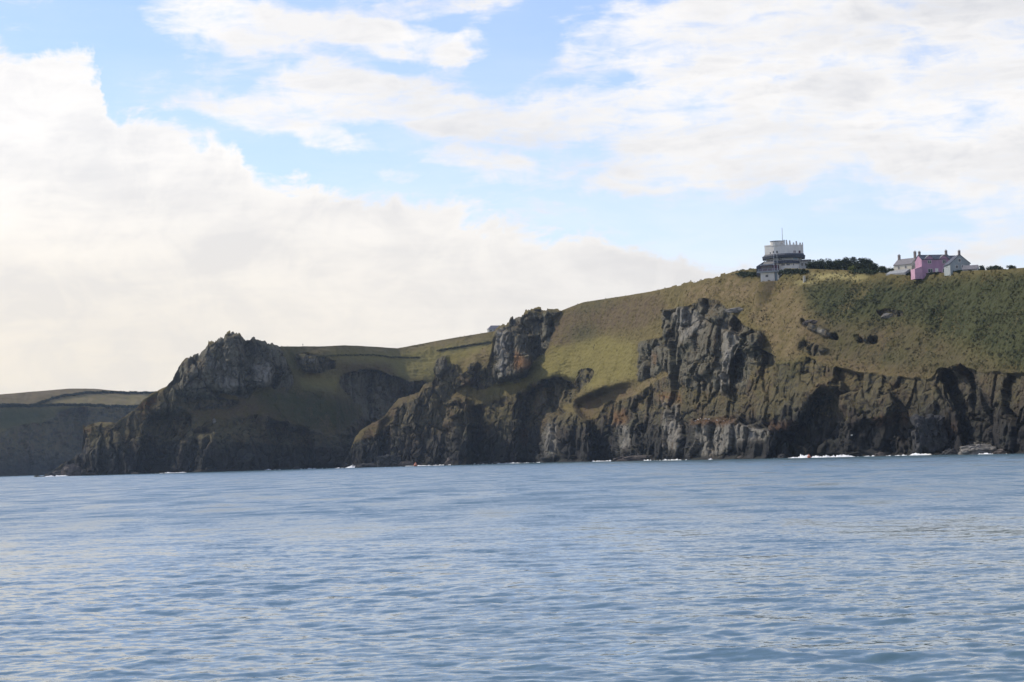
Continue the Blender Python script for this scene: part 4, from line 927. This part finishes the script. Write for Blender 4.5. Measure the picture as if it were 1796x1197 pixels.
# ---- foliage
def leaf_cloud(cents, rad, n, size, r, flat=0.8):
    """quads scattered round clump centres"""
    c = cents[r.integers(0, len(cents), n)]; rr = rad if np.isscalar(rad) else rad
    off = r.normal(size=(n, 3)); off /= np.linalg.norm(off, axis=1, keepdims=True); off *= (r.random((n, 1)) ** 0.4) * rr
    off[:, 2] *= flat
    p = c + off
    a = r.normal(size=(n, 3)); a /= np.linalg.norm(a, axis=1, keepdims=True); b = np.cross(a, r.normal(size=(n, 3))); b /= np.linalg.norm(b, axis=1, keepdims=True)
    s = size * (0.6 + 0.8 * r.random((n, 1)))
    v = np.stack([p - a * s, p - b * s * .6, p + a * s, p + b * s * .6], 1).reshape(-1, 3)
    return v, [(4 * i, 4 * i + 1, 4 * i + 2, 4 * i + 3) for i in range(n)]
def plant(name, label, cat, loc, w, h, d, n, mat, seed, group=None, trunk=0.35, rz=0.0, size=0.2):
    r = np.random.default_rng(seed)
    root = empty(name, loc, rz, label=label, cat=cat, group=group)
    t = MB(); t.cyl(0, 0, 0.06 * h ** .8, -0.8, h * .35, 0.04 * h ** .8, 8)
    for q in range(4):
        an = q * 1.6 + r.random(); x1, y1 = math.cos(an) * w * .25, math.sin(an) * d * .25
        bx = 0.025 * h ** .8
        t.prism([(-bx, -bx), (bx, -bx), (bx, bx), (-bx, bx)], h * .28, h * .62, [(x1 - bx * .5, y1 - bx * .5), (x1 + bx * .5, y1 - bx * .5), (x1 + bx * .5, y1 + bx * .5), (x1 - bx * .5, y1 + bx * .5)])
    t.build('trunk', M_BARK, root)
    m = 26
    cents = r.normal(size=(m, 3)); cents /= np.linalg.norm(cents, axis=1, keepdims=True); cents *= r.random((m, 1)) ** .45
    cents = cents * np.array([w * .40, d * .38, h * .36]) + np.array([0, 0, h * (.50)])
    v, f = leaf_cloud(cents, min(w, h) * .26, n, size, r)
    v[:, 2] = np.maximum(v[:, 2], -.3)
    mesh_obj('crown', v, f, mat, root)
    return root
kk = lambda p: p.y / F0
wb = [(1427, 456.0, 'rounded dark tree at the lookout end of the windbreak'), (1441, 451.5, 'dark windbreak tree next to the rounded end tree'), (1456, 450.5, 'flat topped dark tree in the windbreak'),
      (1470, 452.5, 'slightly lower dark tree midway along the windbreak'), (1484, 450.8, 'dense dark windbreak tree behind the yellow green bush'), (1498, 449.8, 'broad dark windbreak tree past the yellow green bush'),
      (1511, 449.0, 'tallest dark tree near the open end of the windbreak'), (1522, 450.5, 'narrow dark tree at the stepped end of the windbreak'), (1531, 459.5, 'low last tree of the windbreak towards the houses')]
for i, (u, vt, lab) in enumerate(wb):
    p = crest(SA, u, 9 + (i % 2) * 1.2, -0.8); s_ = Site(p); h = s_.z(vt)
    plant('windbreak_tree', lab, 'tree', p, 25 * s_.k, h, 4.6, 3400, M_HEDGE, 100 + i, 'trees of the dark windbreak', size=.22)
for i, (u, vt, wd, mat, lab, dz) in enumerate([
    (1495, 465.5, 15, M_YELLOW, 'small yellow green bush in front of the windbreak', 3), (1548, 465.5, 26, M_BUSH, 'low wide green bush between windbreak and houses', 8), (1566, 468, 20, M_BUSH, 'dark bush beside the cream house wall', 5),
    (1670, 462.5, 17, M_HEDGE, 'dark upright bush against the corner of the pink house', 3.0), (1722, 464.2, 13, M_HEDGE, 'small round bush first beyond the outbuilding', 8), (1745, 461.8, 34, M_BUSH, 'broad domed bush on the skyline past the outbuilding', 9),
    (1776, 464.0, 24, M_BUSH, 'green bush at the far end of the skyline bushes', 7), (1302, 472.5, 14, M_BUSH, 'small bush on the crest below the lookout', 2), (1318, 470.5, 12, M_BUSH, 'bush at the foot of the dark lean-to', 3),
    (1598, 476.5, 26, M_HEDGE, 'low dark scrub bush in front of the lean-to roofs', -1), (1640, 480.5, 40, M_HEDGE, 'wide low bush below the pink front wall', -1.5), (1682, 475, 26, M_BUSH, 'low bush below the pale gable end', -1)]):
    p = crest(SA, u, dz, -0.5); s_ = Site(p); h = max(1.0, s_.z(vt))
    plant('bush', lab, 'bush', p, wd * s_.k, h, min(4.0, wd * s_.k * .8), 1500 if wd < 25 else 2600, mat, 200 + i, 'bushes along the crest', size=.16)

def hedge(S, pts, h, wd, mat, label, name='field_hedge', seed=0, group=None):
    r = np.random.default_rng(900 + seed)
    xs = np.linspace(pts[0][0], pts[-1][0], int(abs(pts[-1][0] - pts[0][0]) * 1.2) + 2); ys = np.interp(xs, [p[0] for p in pts], [p[1] for p in pts])
    cs = np.array([list(on(S, a, b)) for a, b in zip(xs, ys)])
    o0 = cs.mean(0)
    n = int(len(cs) * 14)
    cents = np.repeat(cs - o0, 2, 0) + r.normal(size=(len(cs) * 2, 3)) * np.array([.4, .4, .1]) + np.array([0, 0, h * .45])
    v, f = leaf_cloud(cents, h * .6, n, h * .32, r, 0.9)
    o = mesh_obj(name, v, f, mat); o.location = o0
    return tag(o, label, 'hedge', group)
hedge(SC, [(-40, 713), (60, 713), (85, 703), (110, 696.5), (150, 691), (200, 690.5), (275, 691)], 2.4, 2, M_FARH, 'dark hedge curving up between brown and green fields on the far hill', seed=1)
hedge(SC, [(-60, 716), (60, 714), (110, 712), (160, 713.5), (250, 716)], 2.6, 2, M_FARH, 'dark hedge along the cliff edge under the far green field', seed=2)
hedge(SB, [(556, 626), (600, 625), (640, 624), (672, 625), (684, 628), (735, 628)], 1.0, 1.0, M_BANK, 'long low hedge bank across the grass behind the jagged crag', seed=3)
hedge(SB, [(768, 617), (800, 612), (815, 609), (866, 600)], 1.2, 1.0, M_BANK, 'short dark hedge bank running up to the column crag', seed=4)
hedge(SA, [(1296, 484), (1312, 483), (1334, 485)], 1.5, 1.2, M_BUSH, 'clipped low hedge on the slope before the watch hut', 'hut_hedge', 5)
hedge(SA, [(1371, 480), (1392, 480), (1414, 481)], 1.5, 1.2, M_HEDGE, 'clipped low hedge between the watch hut and the lawn', 'lawn_hedge', 6)
hedge(SA, [(1495, 478.5), (1512, 478), (1536, 481)], 1.3, 1.2, M_BUSH, 'low hedge at the back of the sunlit lawn', 'lawn_hedge', 7)

def undergrowth():
    r = np.random.default_rng(77)
    zz = SA.Z['scrub'] * (1 - SA.Z['rock']); nr, nc = zz.shape
    P = SA.P
    x, y = P[..., 0].astype(np.float32), P[..., 1].astype(np.float32)
    patch = fbm(x / 14, y / 14, P[..., 2].astype(np.float32) / 14, 321, 4)
    pr = np.clip(zz * np.clip(0.55 + 1.3 * patch, 0, 1), 0, 1)
    pr = pr ** 1.7
    idx = r.integers(0, nr * nc, 140000); keep = r.random(len(idx)) < pr.ravel()[idx]
    cs = P.reshape(-1, 3)[idx[keep]][:4200]
    rad = (0.30 + 0.70 * r.random(len(cs)) ** 2.2)
    nl = 34; ci = np.repeat(np.arange(len(cs)), nl); n = len(ci)
    off = r.normal(size=(n, 3)); off /= np.linalg.norm(off, axis=1, keepdims=True); off *= (r.random((n, 1)) ** .35) * rad[ci][:, None]
    off[:, 2] = off[:, 2] * .75 + rad[ci] * .35
    p = cs[ci] + off
    a = r.normal(size=(n, 3)); a /= np.linalg.norm(a, axis=1, keepdims=True); b = np.cross(a, r.normal(size=(n, 3))); b /= np.linalg.norm(b, axis=1, keepdims=True)
    sz = .13 * (.6 + .8 * r.random((n, 1)))
    v = np.stack([p - a * sz, p - b * sz * .6, p + a * sz, p + b * sz * .6], 1).reshape(-1, 3); f = [(4 * i, 4 * i + 1, 4 * i + 2, 4 * i + 3) for i in range(n)]
    o = mesh_obj('bracken_undergrowth', v, f, M_BRACK)
    tag(o, 'dark bracken and gorse undergrowth over the slope below the houses', kind='stuff')
undergrowth()
def tussocks():
    r = np.random.default_rng(78)
    V_, F_ = [], []
    for S_, n0 in ((SA, 9000), (SB, 4000)):
        w_ = (1 - S_.Z['rock']) ** 2 * (1 - .7 * S_.Z['scrub']) * (1 - .7 * S_.Z['lush']); P = S_.P
        x, y, z = [P[..., i].astype(np.float32) for i in range(3)]
        w_ = w_ * np.clip(.35 + 1.2 * fbm(x / 11, y / 11, z / 11, 555, 4), 0, 1)
        idx = r.integers(0, w_.size, n0 * 8); cs = P.reshape(-1, 3)[idx[r.random(len(idx)) < w_.ravel()[idx]]][:n0]
        nl = 6; n = len(cs) * nl; ci = np.repeat(np.arange(len(cs)), nl)
        h = (.25 + .45 * r.random(len(cs)) ** 2)[ci]; an = r.random(n) * 6.283; lean = .15 + .35 * r.random(n)
        b = cs[ci] + np.stack([np.cos(an) * .12, np.sin(an) * .12, -.08 + 0 * an], -1); t = b + np.stack([np.cos(an) * lean * h * 2, np.sin(an) * lean * h * 2, h], -1)
        sd_ = np.stack([-np.sin(an), np.cos(an), 0 * an], -1) * .09
        V_.append(np.stack([b - sd_, b + sd_, t + sd_ * .3, t - sd_ * .3], 1).reshape(-1, 3))
    v = np.concatenate(V_); f = [(4 * i, 4 * i + 1, 4 * i + 2, 4 * i + 3) for i in range(len(v) // 4)]
    o = mesh_obj('rough_grass', v, f, mat_leaf('dry_grass_blade', (0.085, 0.070, 0.028), (0.180, 0.140, 0.062), 0.25)); tag(o, 'rough dry grass tussocks over the slopes', kind='stuff')
tussocks()

# ---- rocks along the shore and on the slopes
def boulder(label, loc, sx, sy, sz, seed, mat=M_STONE, rz=0.0, name='shore_rock', square=2.2, group=None):
    import bmesh
    bm = bmesh.new(); bmesh.ops.create_icosphere(bm, subdivisions=5, radius=1.0)
    V = np.array([v.co[:] for v in bm.verts]); bm_f = [tuple(v.index for v in f.verts) for f in bm.faces]; bm.free()
    V = V / (np.abs(V) ** square).sum(1, keepdims=True) ** (1 / square)
    a, b, c = [V[:, i].astype(np.float32) for i in range(3)]
    cc, gg, t_ = cells(a * 1.6 + seed * 3.1, b * 1.6, c * 2.4, seed)
    dis = 0.20 * (cc - .5) - .08 * np.exp(-gg / .06) + 0.14 * fbm(a * 1.7 + seed, b * 1.7, c * 1.7, seed, 4)
    V = V * (1 + dis + .22 * t_)[:, None] * np.array([sx, sy, sz])
    o = mesh_obj(name, V, bm_f, mat); o.location = loc; o.rotation_euler.z = rz
    return tag(o, label, 'rock', group)
def shore(S, table, u, front, dz=0.0):
    D = float(pl(np.array([float(u)]), table)[0]) - front
    v = float(vshore(np.array([float(u)]), np.array([D]))[0]); p = P1(u, v, D); p.z = dz; return p
G1 = 'rocks at the foot of the cliffs'
boulder('square sided block of rock standing in the surf', shore(SA, shoreA, 683.5, 8, 1.6), 6.0, 4.5, 4.4, 3, M_STONE, .05, square=9, group=G1)
boulder('low dark rock just seaward of the square block', shore(SA, shoreA, 648, 8, .3), 6.5, 3, 1.9, 5, M_STONE, .2, group=G1)
boulder('small rounded rock between the breaking wave and the low dark rock', shore(SA, shoreA, 632, 6, .2), 3.0, 2, 1.3, 6, M_STONE, group=G1)
boulder('pointed brown rock at the end of the long breaking wave', shore(SA, shoreA, 795, 7, .8), 4.6, 3, 3.8, 7, M_STONEB, square=1.5, group=G1)
boulder('grey ledge of rock against the square block', shore(SA, shoreA, 712, 5, .5), 4.5, 2.5, 2.2, 8, M_STONEB, group=G1)
boulder('long flat brown reef below the pale buttress', shore(SA, shoreA, 1125, 7, .2), 13.0, 5, 2.1, 9, M_STONEB, -.1, group=G1)
boulder('flat pinkish slab at the mouth of the dark gully', shore(SA, shoreA, 1715, 7, .3), 5.2, 3.5, 2.6, 10, M_STONEP, -.1, group=G1)
boulder('mossy square block jutting from the cliff by the dark gully', on(SA, 1624, 762) + Vector((0, -2.5, 0)), 4.2, 3.5, 5.2, 11, M_STONE, .05, square=8, group=G1)
boulder('outermost tapering rock at the tip of the promontory', shore(SB, shoreB, 100, 6, .8), 5.6, 4, 2.6, 12, M_STONE, .3, square=1.7, group=G1)
boulder('slanting brown rock inside the promontory tip', shore(SB, shoreB, 126, 7, 1.6), 6.2, 4, 5.4, 13, M_STONEB, .1, square=1.8, group=G1)
boulder('small low rock awash off the promontory tip', shore(SB, shoreB, 84, 9, .1), 2.6, 1.8, .9, 14, M_STONE, group=G1)
boulder('upright pale stone on the dark promontory slope', on(SB, 376, 741), 1.1, 1.0, 2.2, 15, M_STONEP, name='standing_stone', square=1.6)
boulder('grey boulder outcrop in the scrub below the houses', on(SA, 1560, 550), 4.2, 2.2, 1.3, 16, M_STONEP, name='hillside_boulder')
boulder('long flat grey ledge on the tan slope above the main crag', on(SA, 1296, 543), 6.5, 1.6, 1.0, 21, M_STONEP, -.5, name='hillside_boulder')
boulder('slanting grey slab at the upper edge of the tan slope', on(SA, 1425, 568), 3.0, 1.6, 1.0, 17, M_STONEB, -.4, name='hillside_boulder')

for i, (S_, tb, u, sx, sz) in enumerate([(SA, shoreA, 842, 2.6, 1.2), (SA, shoreA, 871, 1.8, .9), (SA, shoreA, 958, 2.8, 1.6), (SA, shoreA, 985, 2.0, .9), (SA, shoreA, 1212, 2.2, 1.3), (SA, shoreA, 1300, 2.4, 1.0), (SA, shoreA, 1372, 2.0, 1.2),
                                         (SA, shoreA, 1545, 2.2, 1.1), (SA, shoreA, 1668, 2.8, 1.5), (SA, shoreA, 1762, 3.0, 1.3), (SB, shoreB, 168, 3.0, 1.6), (SB, shoreB, 236, 2.2, 1.1), (SB, shoreB, 352, 2.6, 1.2), (SB, shoreB, 440, 2.0, 1.0), (SB, shoreB, 520, 2.8, 1.4)]):
    boulder('small dark rock awash at the foot of the cliff', shore(S_, tb, u, 5 + (i % 3), .15), sx, sx * .7, sz, 40 + i, (M_STONE, M_STONEB)[i % 2], .3 * i, group='small rocks awash along the cliff foot', name='wave_washed_rock', square=1.9)
# ---- white water
def mat_foam():
    m = bpy.data.materials.new('white_water'); m.use_nodes = True
    b = m.node_tree.nodes['Principled BSDF']; w = NT(m.node_tree)
    n = w.noise(w.new('ShaderNodeTexCoord').outputs['Object'], 0.9, 5, 0.7)
    w.put(b.inputs['Base Color'], w.mix(w.ss(n, .3, .7), (0.62, 0.66, 0.70), (0.88, 0.89, 0.90))); b.inputs['Roughness'].default_value = 0.9
    return m
M_FOAM = mat_foam()
def surf(label, table, u0, u1, h, wd, seed, front=4.0, peak=None):
    n = int((u1 - u0) * 2.2) + 4; us = np.linspace(u0, u1, n); tt = np.linspace(0, 1, 9)
    D = pl(us, table) - front
    v = vshore(us, D); P0 = pix(us, v, D)
    q = (us - u0) / (u1 - u0)
    env = np.clip(np.minimum(q, 1 - q) * 6, 0, 1) ** .7
    if peak is not None: env = env * (.35 + .9 * np.exp(-((q - peak) / .14) ** 2))
    x = np.broadcast_to(P0[:, 0][None], (9, n)).astype(np.float32); Y = (P0[:, 1][None] + (tt[:, None] - .4) * wd * (.4 + env)[None]).astype(np.float32)
    nn = fbm(x / 2.2, Y / 2.2, x * 0, seed, 4); n2 = fbm(x / 9, Y * 0, x * 0, seed + 3, 2)
    n3 = fbm(x / .7, Y / .7, x * 0, seed + 7, 2)
    z = h * env[None] * np.sin(np.pi * tt)[:, None] ** .8 * np.clip(.34 + 1.1 * nn + .7 * n2 + .35 * n3, -0.1, 2.2) - 0.12 * (1 - env)[None]
    Pq = np.stack([x, Y, z], -1)
    o = grid_obj('surf_foam', Pq, M_FOAM); tag(o, label, kind='stuff'); return o
surf('splash of surf in the cove mouth', shoreA, 585, 629, 2.2, 7, 1, 6, .75)
surf('long breaking wave under the spur', shoreA, 694, 806, 1.5, 7, 2, 9, .9)
surf('thin foam line under the grassy nose', shoreA, 1028, 1104, .6, 5, 3, 12)
surf('foam at the foot of the slab', shoreA, 1224, 1268, .7, 5, 4, 12)
surf('bright breaking wave before the dark cave', shoreA, 1386, 1503, 1.15, 6, 5, 12)
surf('foam round the flat slab', shoreA, 1684, 1746, .5, 4, 6, 10)
surf('foam at the promontory tip', shoreB, 76, 124, .8, 5, 7, 12)
surf('foam flecks below the dark cliff', shoreA, 880, 936, .5, 4, 8, 5)
surf('foam flecks under the crag', shoreB, 300, 330, .5, 4, 9, 8)
surf('foam flecks by the promontory cliff', shoreB, 462, 476, .9, 4, 10, 8)
surf('foam flecks at the buttress', shoreA, 1160, 1196, .7, 4, 11, 12)

def wash(label, table, u0, u1, seed, front):
    us = np.arange(u0, u1, .5); n = len(us); tt = np.linspace(0, 1, 7)
    D = pl(us, table) - front; P0 = pix(us, vshore(us, D), D)
    x = np.broadcast_to(P0[:, 0][None], (7, n)).astype(np.float32); Y = (P0[:, 1][None] + (tt[:, None] - .4) * 5.0).astype(np.float32)
    a1 = fbm(x / 16, x * 0 + seed, x * 0, seed, 3); a2 = fbm(x / 1.6, Y / 3.0, x * 0, seed + 5, 3)
    z = np.sin(np.pi * tt)[:, None] * (1.2 * a1 + .7 * a2 - .10) - .05
    z = np.clip(z, -.4, .75)
    o = grid_obj('surf_foam', np.stack([x, Y, z], -1), M_FOAM); tag(o, label, kind='stuff')
wash('broken line of white wash along the cliff foot', shoreA, 612, 1990, 31, 6)
wash('broken line of white wash round the promontory', shoreB, 78, 625, 37, 6)
# ---- orange buoys
M_ORANGE = mat_simple('orange_paint', (0.55, 0.14, 0.05), 0.5, 0.12, 1.5); M_PANEL = mat_simple('pale_panel', (0.75, 0.50, 0.42), 0.6, 0.1, 1.5)
def buoy(label, p, h, r_):
    root = empty('marker_buoy', p, 0.0, label=label, cat='buoy', group='orange buoys off the cliffs')
    MB().cyl(0, 0, r_ * .8, -.3, .25 * h, r_, 20).cyl(0, 0, r_, .25 * h + .002, .34 * h, r_ * .85, 20).build('float', M_ORANGE, root)
    MB().cyl(0, 0, r_ * .8, .342 * h, .9 * h, r_ * .16, 20).build('cone_topmark', M_ORANGE, root)
    MB().cyl(0, 0, r_ * .14, .902 * h, h, r_ * .14, 10).build('lantern', M_SLATE2, root)
    MB().prism([(-r_ * .42, -r_ * .86), (r_ * .42, -r_ * .86), (r_ * .42, -r_ * .6), (-r_ * .42, -r_ * .6)], .36 * h, .62 * h, [(-r_ * .22, -r_ * .52), (r_ * .22, -r_ * .52), (r_ * .22, -r_ * .3), (-r_ * .22, -r_ * .3)]).build('panel', M_PANEL, root)
buoy('larger orange buoy in the breaking wave by the square block', shore(SA, shoreA, 729, 14, .1), 2.1, 1.05)
buoy('small orange buoy riding the bright wave before the dark cave', shore(SA, shoreA, 1419, 15, .1), 1.2, .6)

# ---- gulls
M_GULL = mat_simple('gull_white', (0.78, 0.77, 0.75), 0.8, 0.06, 3.0); M_GULLW = mat_simple('gull_grey', (0.40, 0.41, 0.43), 0.8, 0.1, 3.0); M_BEAK = mat_simple('beak_yellow', (0.6, 0.4, 0.05), 0.6, 0.1, 3.0)
def gull_mesh():
    import bmesh
    bm = bmesh.new(); bmesh.ops.create_icosphere(bm, subdivisions=3, radius=1.0)
    V = np.array([v.co[:] for v in bm.verts]); F = [tuple(v.index for v in f.verts) for f in bm.faces]; bm.free()
    body = V * np.array([.26, .11, .12]) + np.array([0, 0, .20]); t = np.clip((-V[:, 0] - .2), 0, 1); body[:, 1] *= 1 - .6 * t; body[:, 2] += .05 * np.clip(V[:, 0], -1, 1)
    head = V * np.array([.075, .06, .062]) + np.array([.24, 0, .35])
    m = MB().add(body, F).add(head, F)
    m.prism([(.14, -.05), (.24, -.05), (.24, .05), (.14, .05)], .22, .36, [(.19, -.04), (.27, -.04), (.27, .04), (.19, .04)])
    for s_ in (-.04, .04): m.cyl(.02, s_, .012, 0, .12, .012, 6)
    wing = MB().prism([(-.42, -.02), (-.1, -.125), (.14, -.10), (.14, .10), (-.1, .125), (-.42, .02)], .24, .27, [(-.42, -.015), (-.1, -.1), (.12, -.06), (.12, .06), (-.1, .1), (-.42, .015)])
    beak = MB().prism([(.30, -.015), (.38, -.006), (.38, .006), (.30, .015)], .335, .355)
    return m, wing, beak
gm = gull_mesh(); g0 = None
glab = ['gull at the outer lip of the ochre ledge', 'gull standing second from the lip of the ochre ledge', 'gull facing out midway along the ochre ledge front', 'gull on the ochre ledge beside a pale streak',
        'gull of a close pair on the ochre ledge, seaward one', 'gull of a close pair on the ochre ledge, inner one', 'gull standing alone above the slab on the ledge', 'gull farthest in along the ledge by the tall crack']
for i, (u, v) in enumerate([(1213, 735), (1220, 733.5), (1227, 733), (1232, 732.8), (1236.2, 733), (1239, 733.2), (1250, 732.5), (1264, 734.5)]):
    p = on(SA, u, v + 3) + Vector((0, -.8, .25))
    if g0 is None:
        g0 = empty('gull', p, 0.4, label=glab[0], cat='gull', group='gulls resting on the ledge')
        bo = gm[0].build('body', M_GULL, g0, True); gm[1].build('wings', M_GULLW, g0); gm[2].build('beak', M_BEAK, g0); r = g0
    else:
        r = g0.copy(); COL.objects.link(r); r['label'] = glab[i]
        for ch in g0.children:
            c = ch.copy(); COL.objects.link(c); c.parent = r
    r.location = p; r.rotation_euler.z = (i * 2.4) % 6.28; r.scale = (1.35,) * 3
# one on the wing in front of the cave
def flying_gull():
    p = P1(1494, 764, 715)
    root = empty('flying_gull', p, R(200), label='single white gull flying across the dark cave mouth', cat='gull')
    import bmesh
    bm = bmesh.new(); bmesh.ops.create_icosphere(bm, subdivisions=3, radius=1.0)
    V = np.array([v.co[:] for v in bm.verts]); F = [tuple(v.index for v in f.verts) for f in bm.faces]; bm.free()
    MB().add(V * np.array([.30, .11, .11]), F).add(V * np.array([.08, .07, .07]) + np.array([.32, 0, .04]), F).build('body', M_GULL, root, True)
    for s_ in (-1, 1):
        vs = [(.12, s_ * .06, .05), (-.10, s_ * .06, .05), (.10, s_ * .38, .24), (-.10, s_ * .36, .24), (-.02, s_ * .74, .16), (-.14, s_ * .70, .16)]
        vs += [(a, b, c - .02) for a, b, c in vs]
        fs = [(0, 2, 3, 1), (2, 4, 5, 3), (6, 7, 9, 8), (8, 9, 11, 10), (0, 6, 8, 2), (2, 8, 10, 4), (1, 3, 9, 7), (3, 5, 11, 9), (4, 10, 11, 5), (0, 1, 7, 6)]
        mesh_obj('wing', vs, fs, M_GULL, root)
flying_gull()

# ---- the walker on the skyline
def walker():
    p = crest(SB, 531, .8, -0.02)
    M_SKIN = mat_simple('skin', (0.45, 0.28, 0.20), 0.7, 0.08, 3.0); M_COAT = mat_simple('dark_coat', (0.05, 0.055, 0.07), 0.85, 0.2, 3.0); M_TROU = mat_simple('grey_trousers', (0.07, 0.07, 0.075), 0.85, 0.2, 3.0); M_HAIR = mat_simple('brown_hair', (0.05, 0.035, 0.025), 0.8, 0.2, 4.0)
    J = [(0, 0, .95, .14, .11), (0, 0, 1.15, .135, .10), (0, 0, 1.36, .16, .11), (0, 0, 1.48, .06, .06), (0, -.01, 1.56, .075, .085), (0, -.015, 1.66, .085, .10), (0, -.01, 1.74, .05, .06),
         (.19, 0, 1.41, .06, .06), (.25, .02, 1.14, .045, .045), (.25, -.08, .90, .035, .035), (.25, -.10, .80, .035, .025), (-.19, 0, 1.41, .06, .06), (-.25, .05, 1.14, .045, .045), (-.25, .0, .88, .035, .035), (-.25, -.01, .78, .035, .025),
         (.10, 0, .86, .09, .09), (.11, -.10, .48, .065, .065), (.11, -.08, .09, .045, .045), (.11, -.22, .04, .04, .03), (-.10, 0, .86, .09, .09), (-.11, .06, .48, .065, .065), (-.11, .20, .11, .045, .045), (-.11, .10, .04, .04, .03)]
    E = [(0, 1), (1, 2), (2, 3), (3, 4), (4, 5), (5, 6), (2, 7), (7, 8), (8, 9), (9, 10), (2, 11), (11, 12), (12, 13), (13, 14), (0, 15), (15, 16), (16, 17), (17, 18), (0, 19), (19, 20), (20, 21), (21, 22)]
    me = bpy.data.meshes.new('person'); me.from_pydata([j[:3] for j in J], E, [])
    o = bpy.data.objects.new('person', me); COL.objects.link(o); o.location = p; o.rotation_euler.z = R(70)
    sk = o.modifiers.new('skin', 'SKIN'); o.modifiers.new('sub', 'SUBSURF').levels = 2; o.modifiers['sub'].render_levels = 2
    for d, j in zip(me.skin_vertices[0].data, J): d.radius = j[3:5]
    me.skin_vertices[0].data[0].use_root = True
    me.materials.append(M_TROU)
    tag(o, 'lone walker in dark clothes standing on the grassy skyline', 'person')
    MB().cyl(0, 0, .21, .84, 1.16, .19, 16).cyl(0, 0, .19, 1.162, 1.42, .20, 16).cyl(0, 0, .20, 1.422, 1.49, .10, 16).build('coat', M_COAT, o, True)
    MB().cyl(0, .0, .115, 1.66, 1.74, .10, 14).cyl(0, 0, .10, 1.742, 1.80, .04, 14).build('hair', M_HAIR, o, True)
walker()
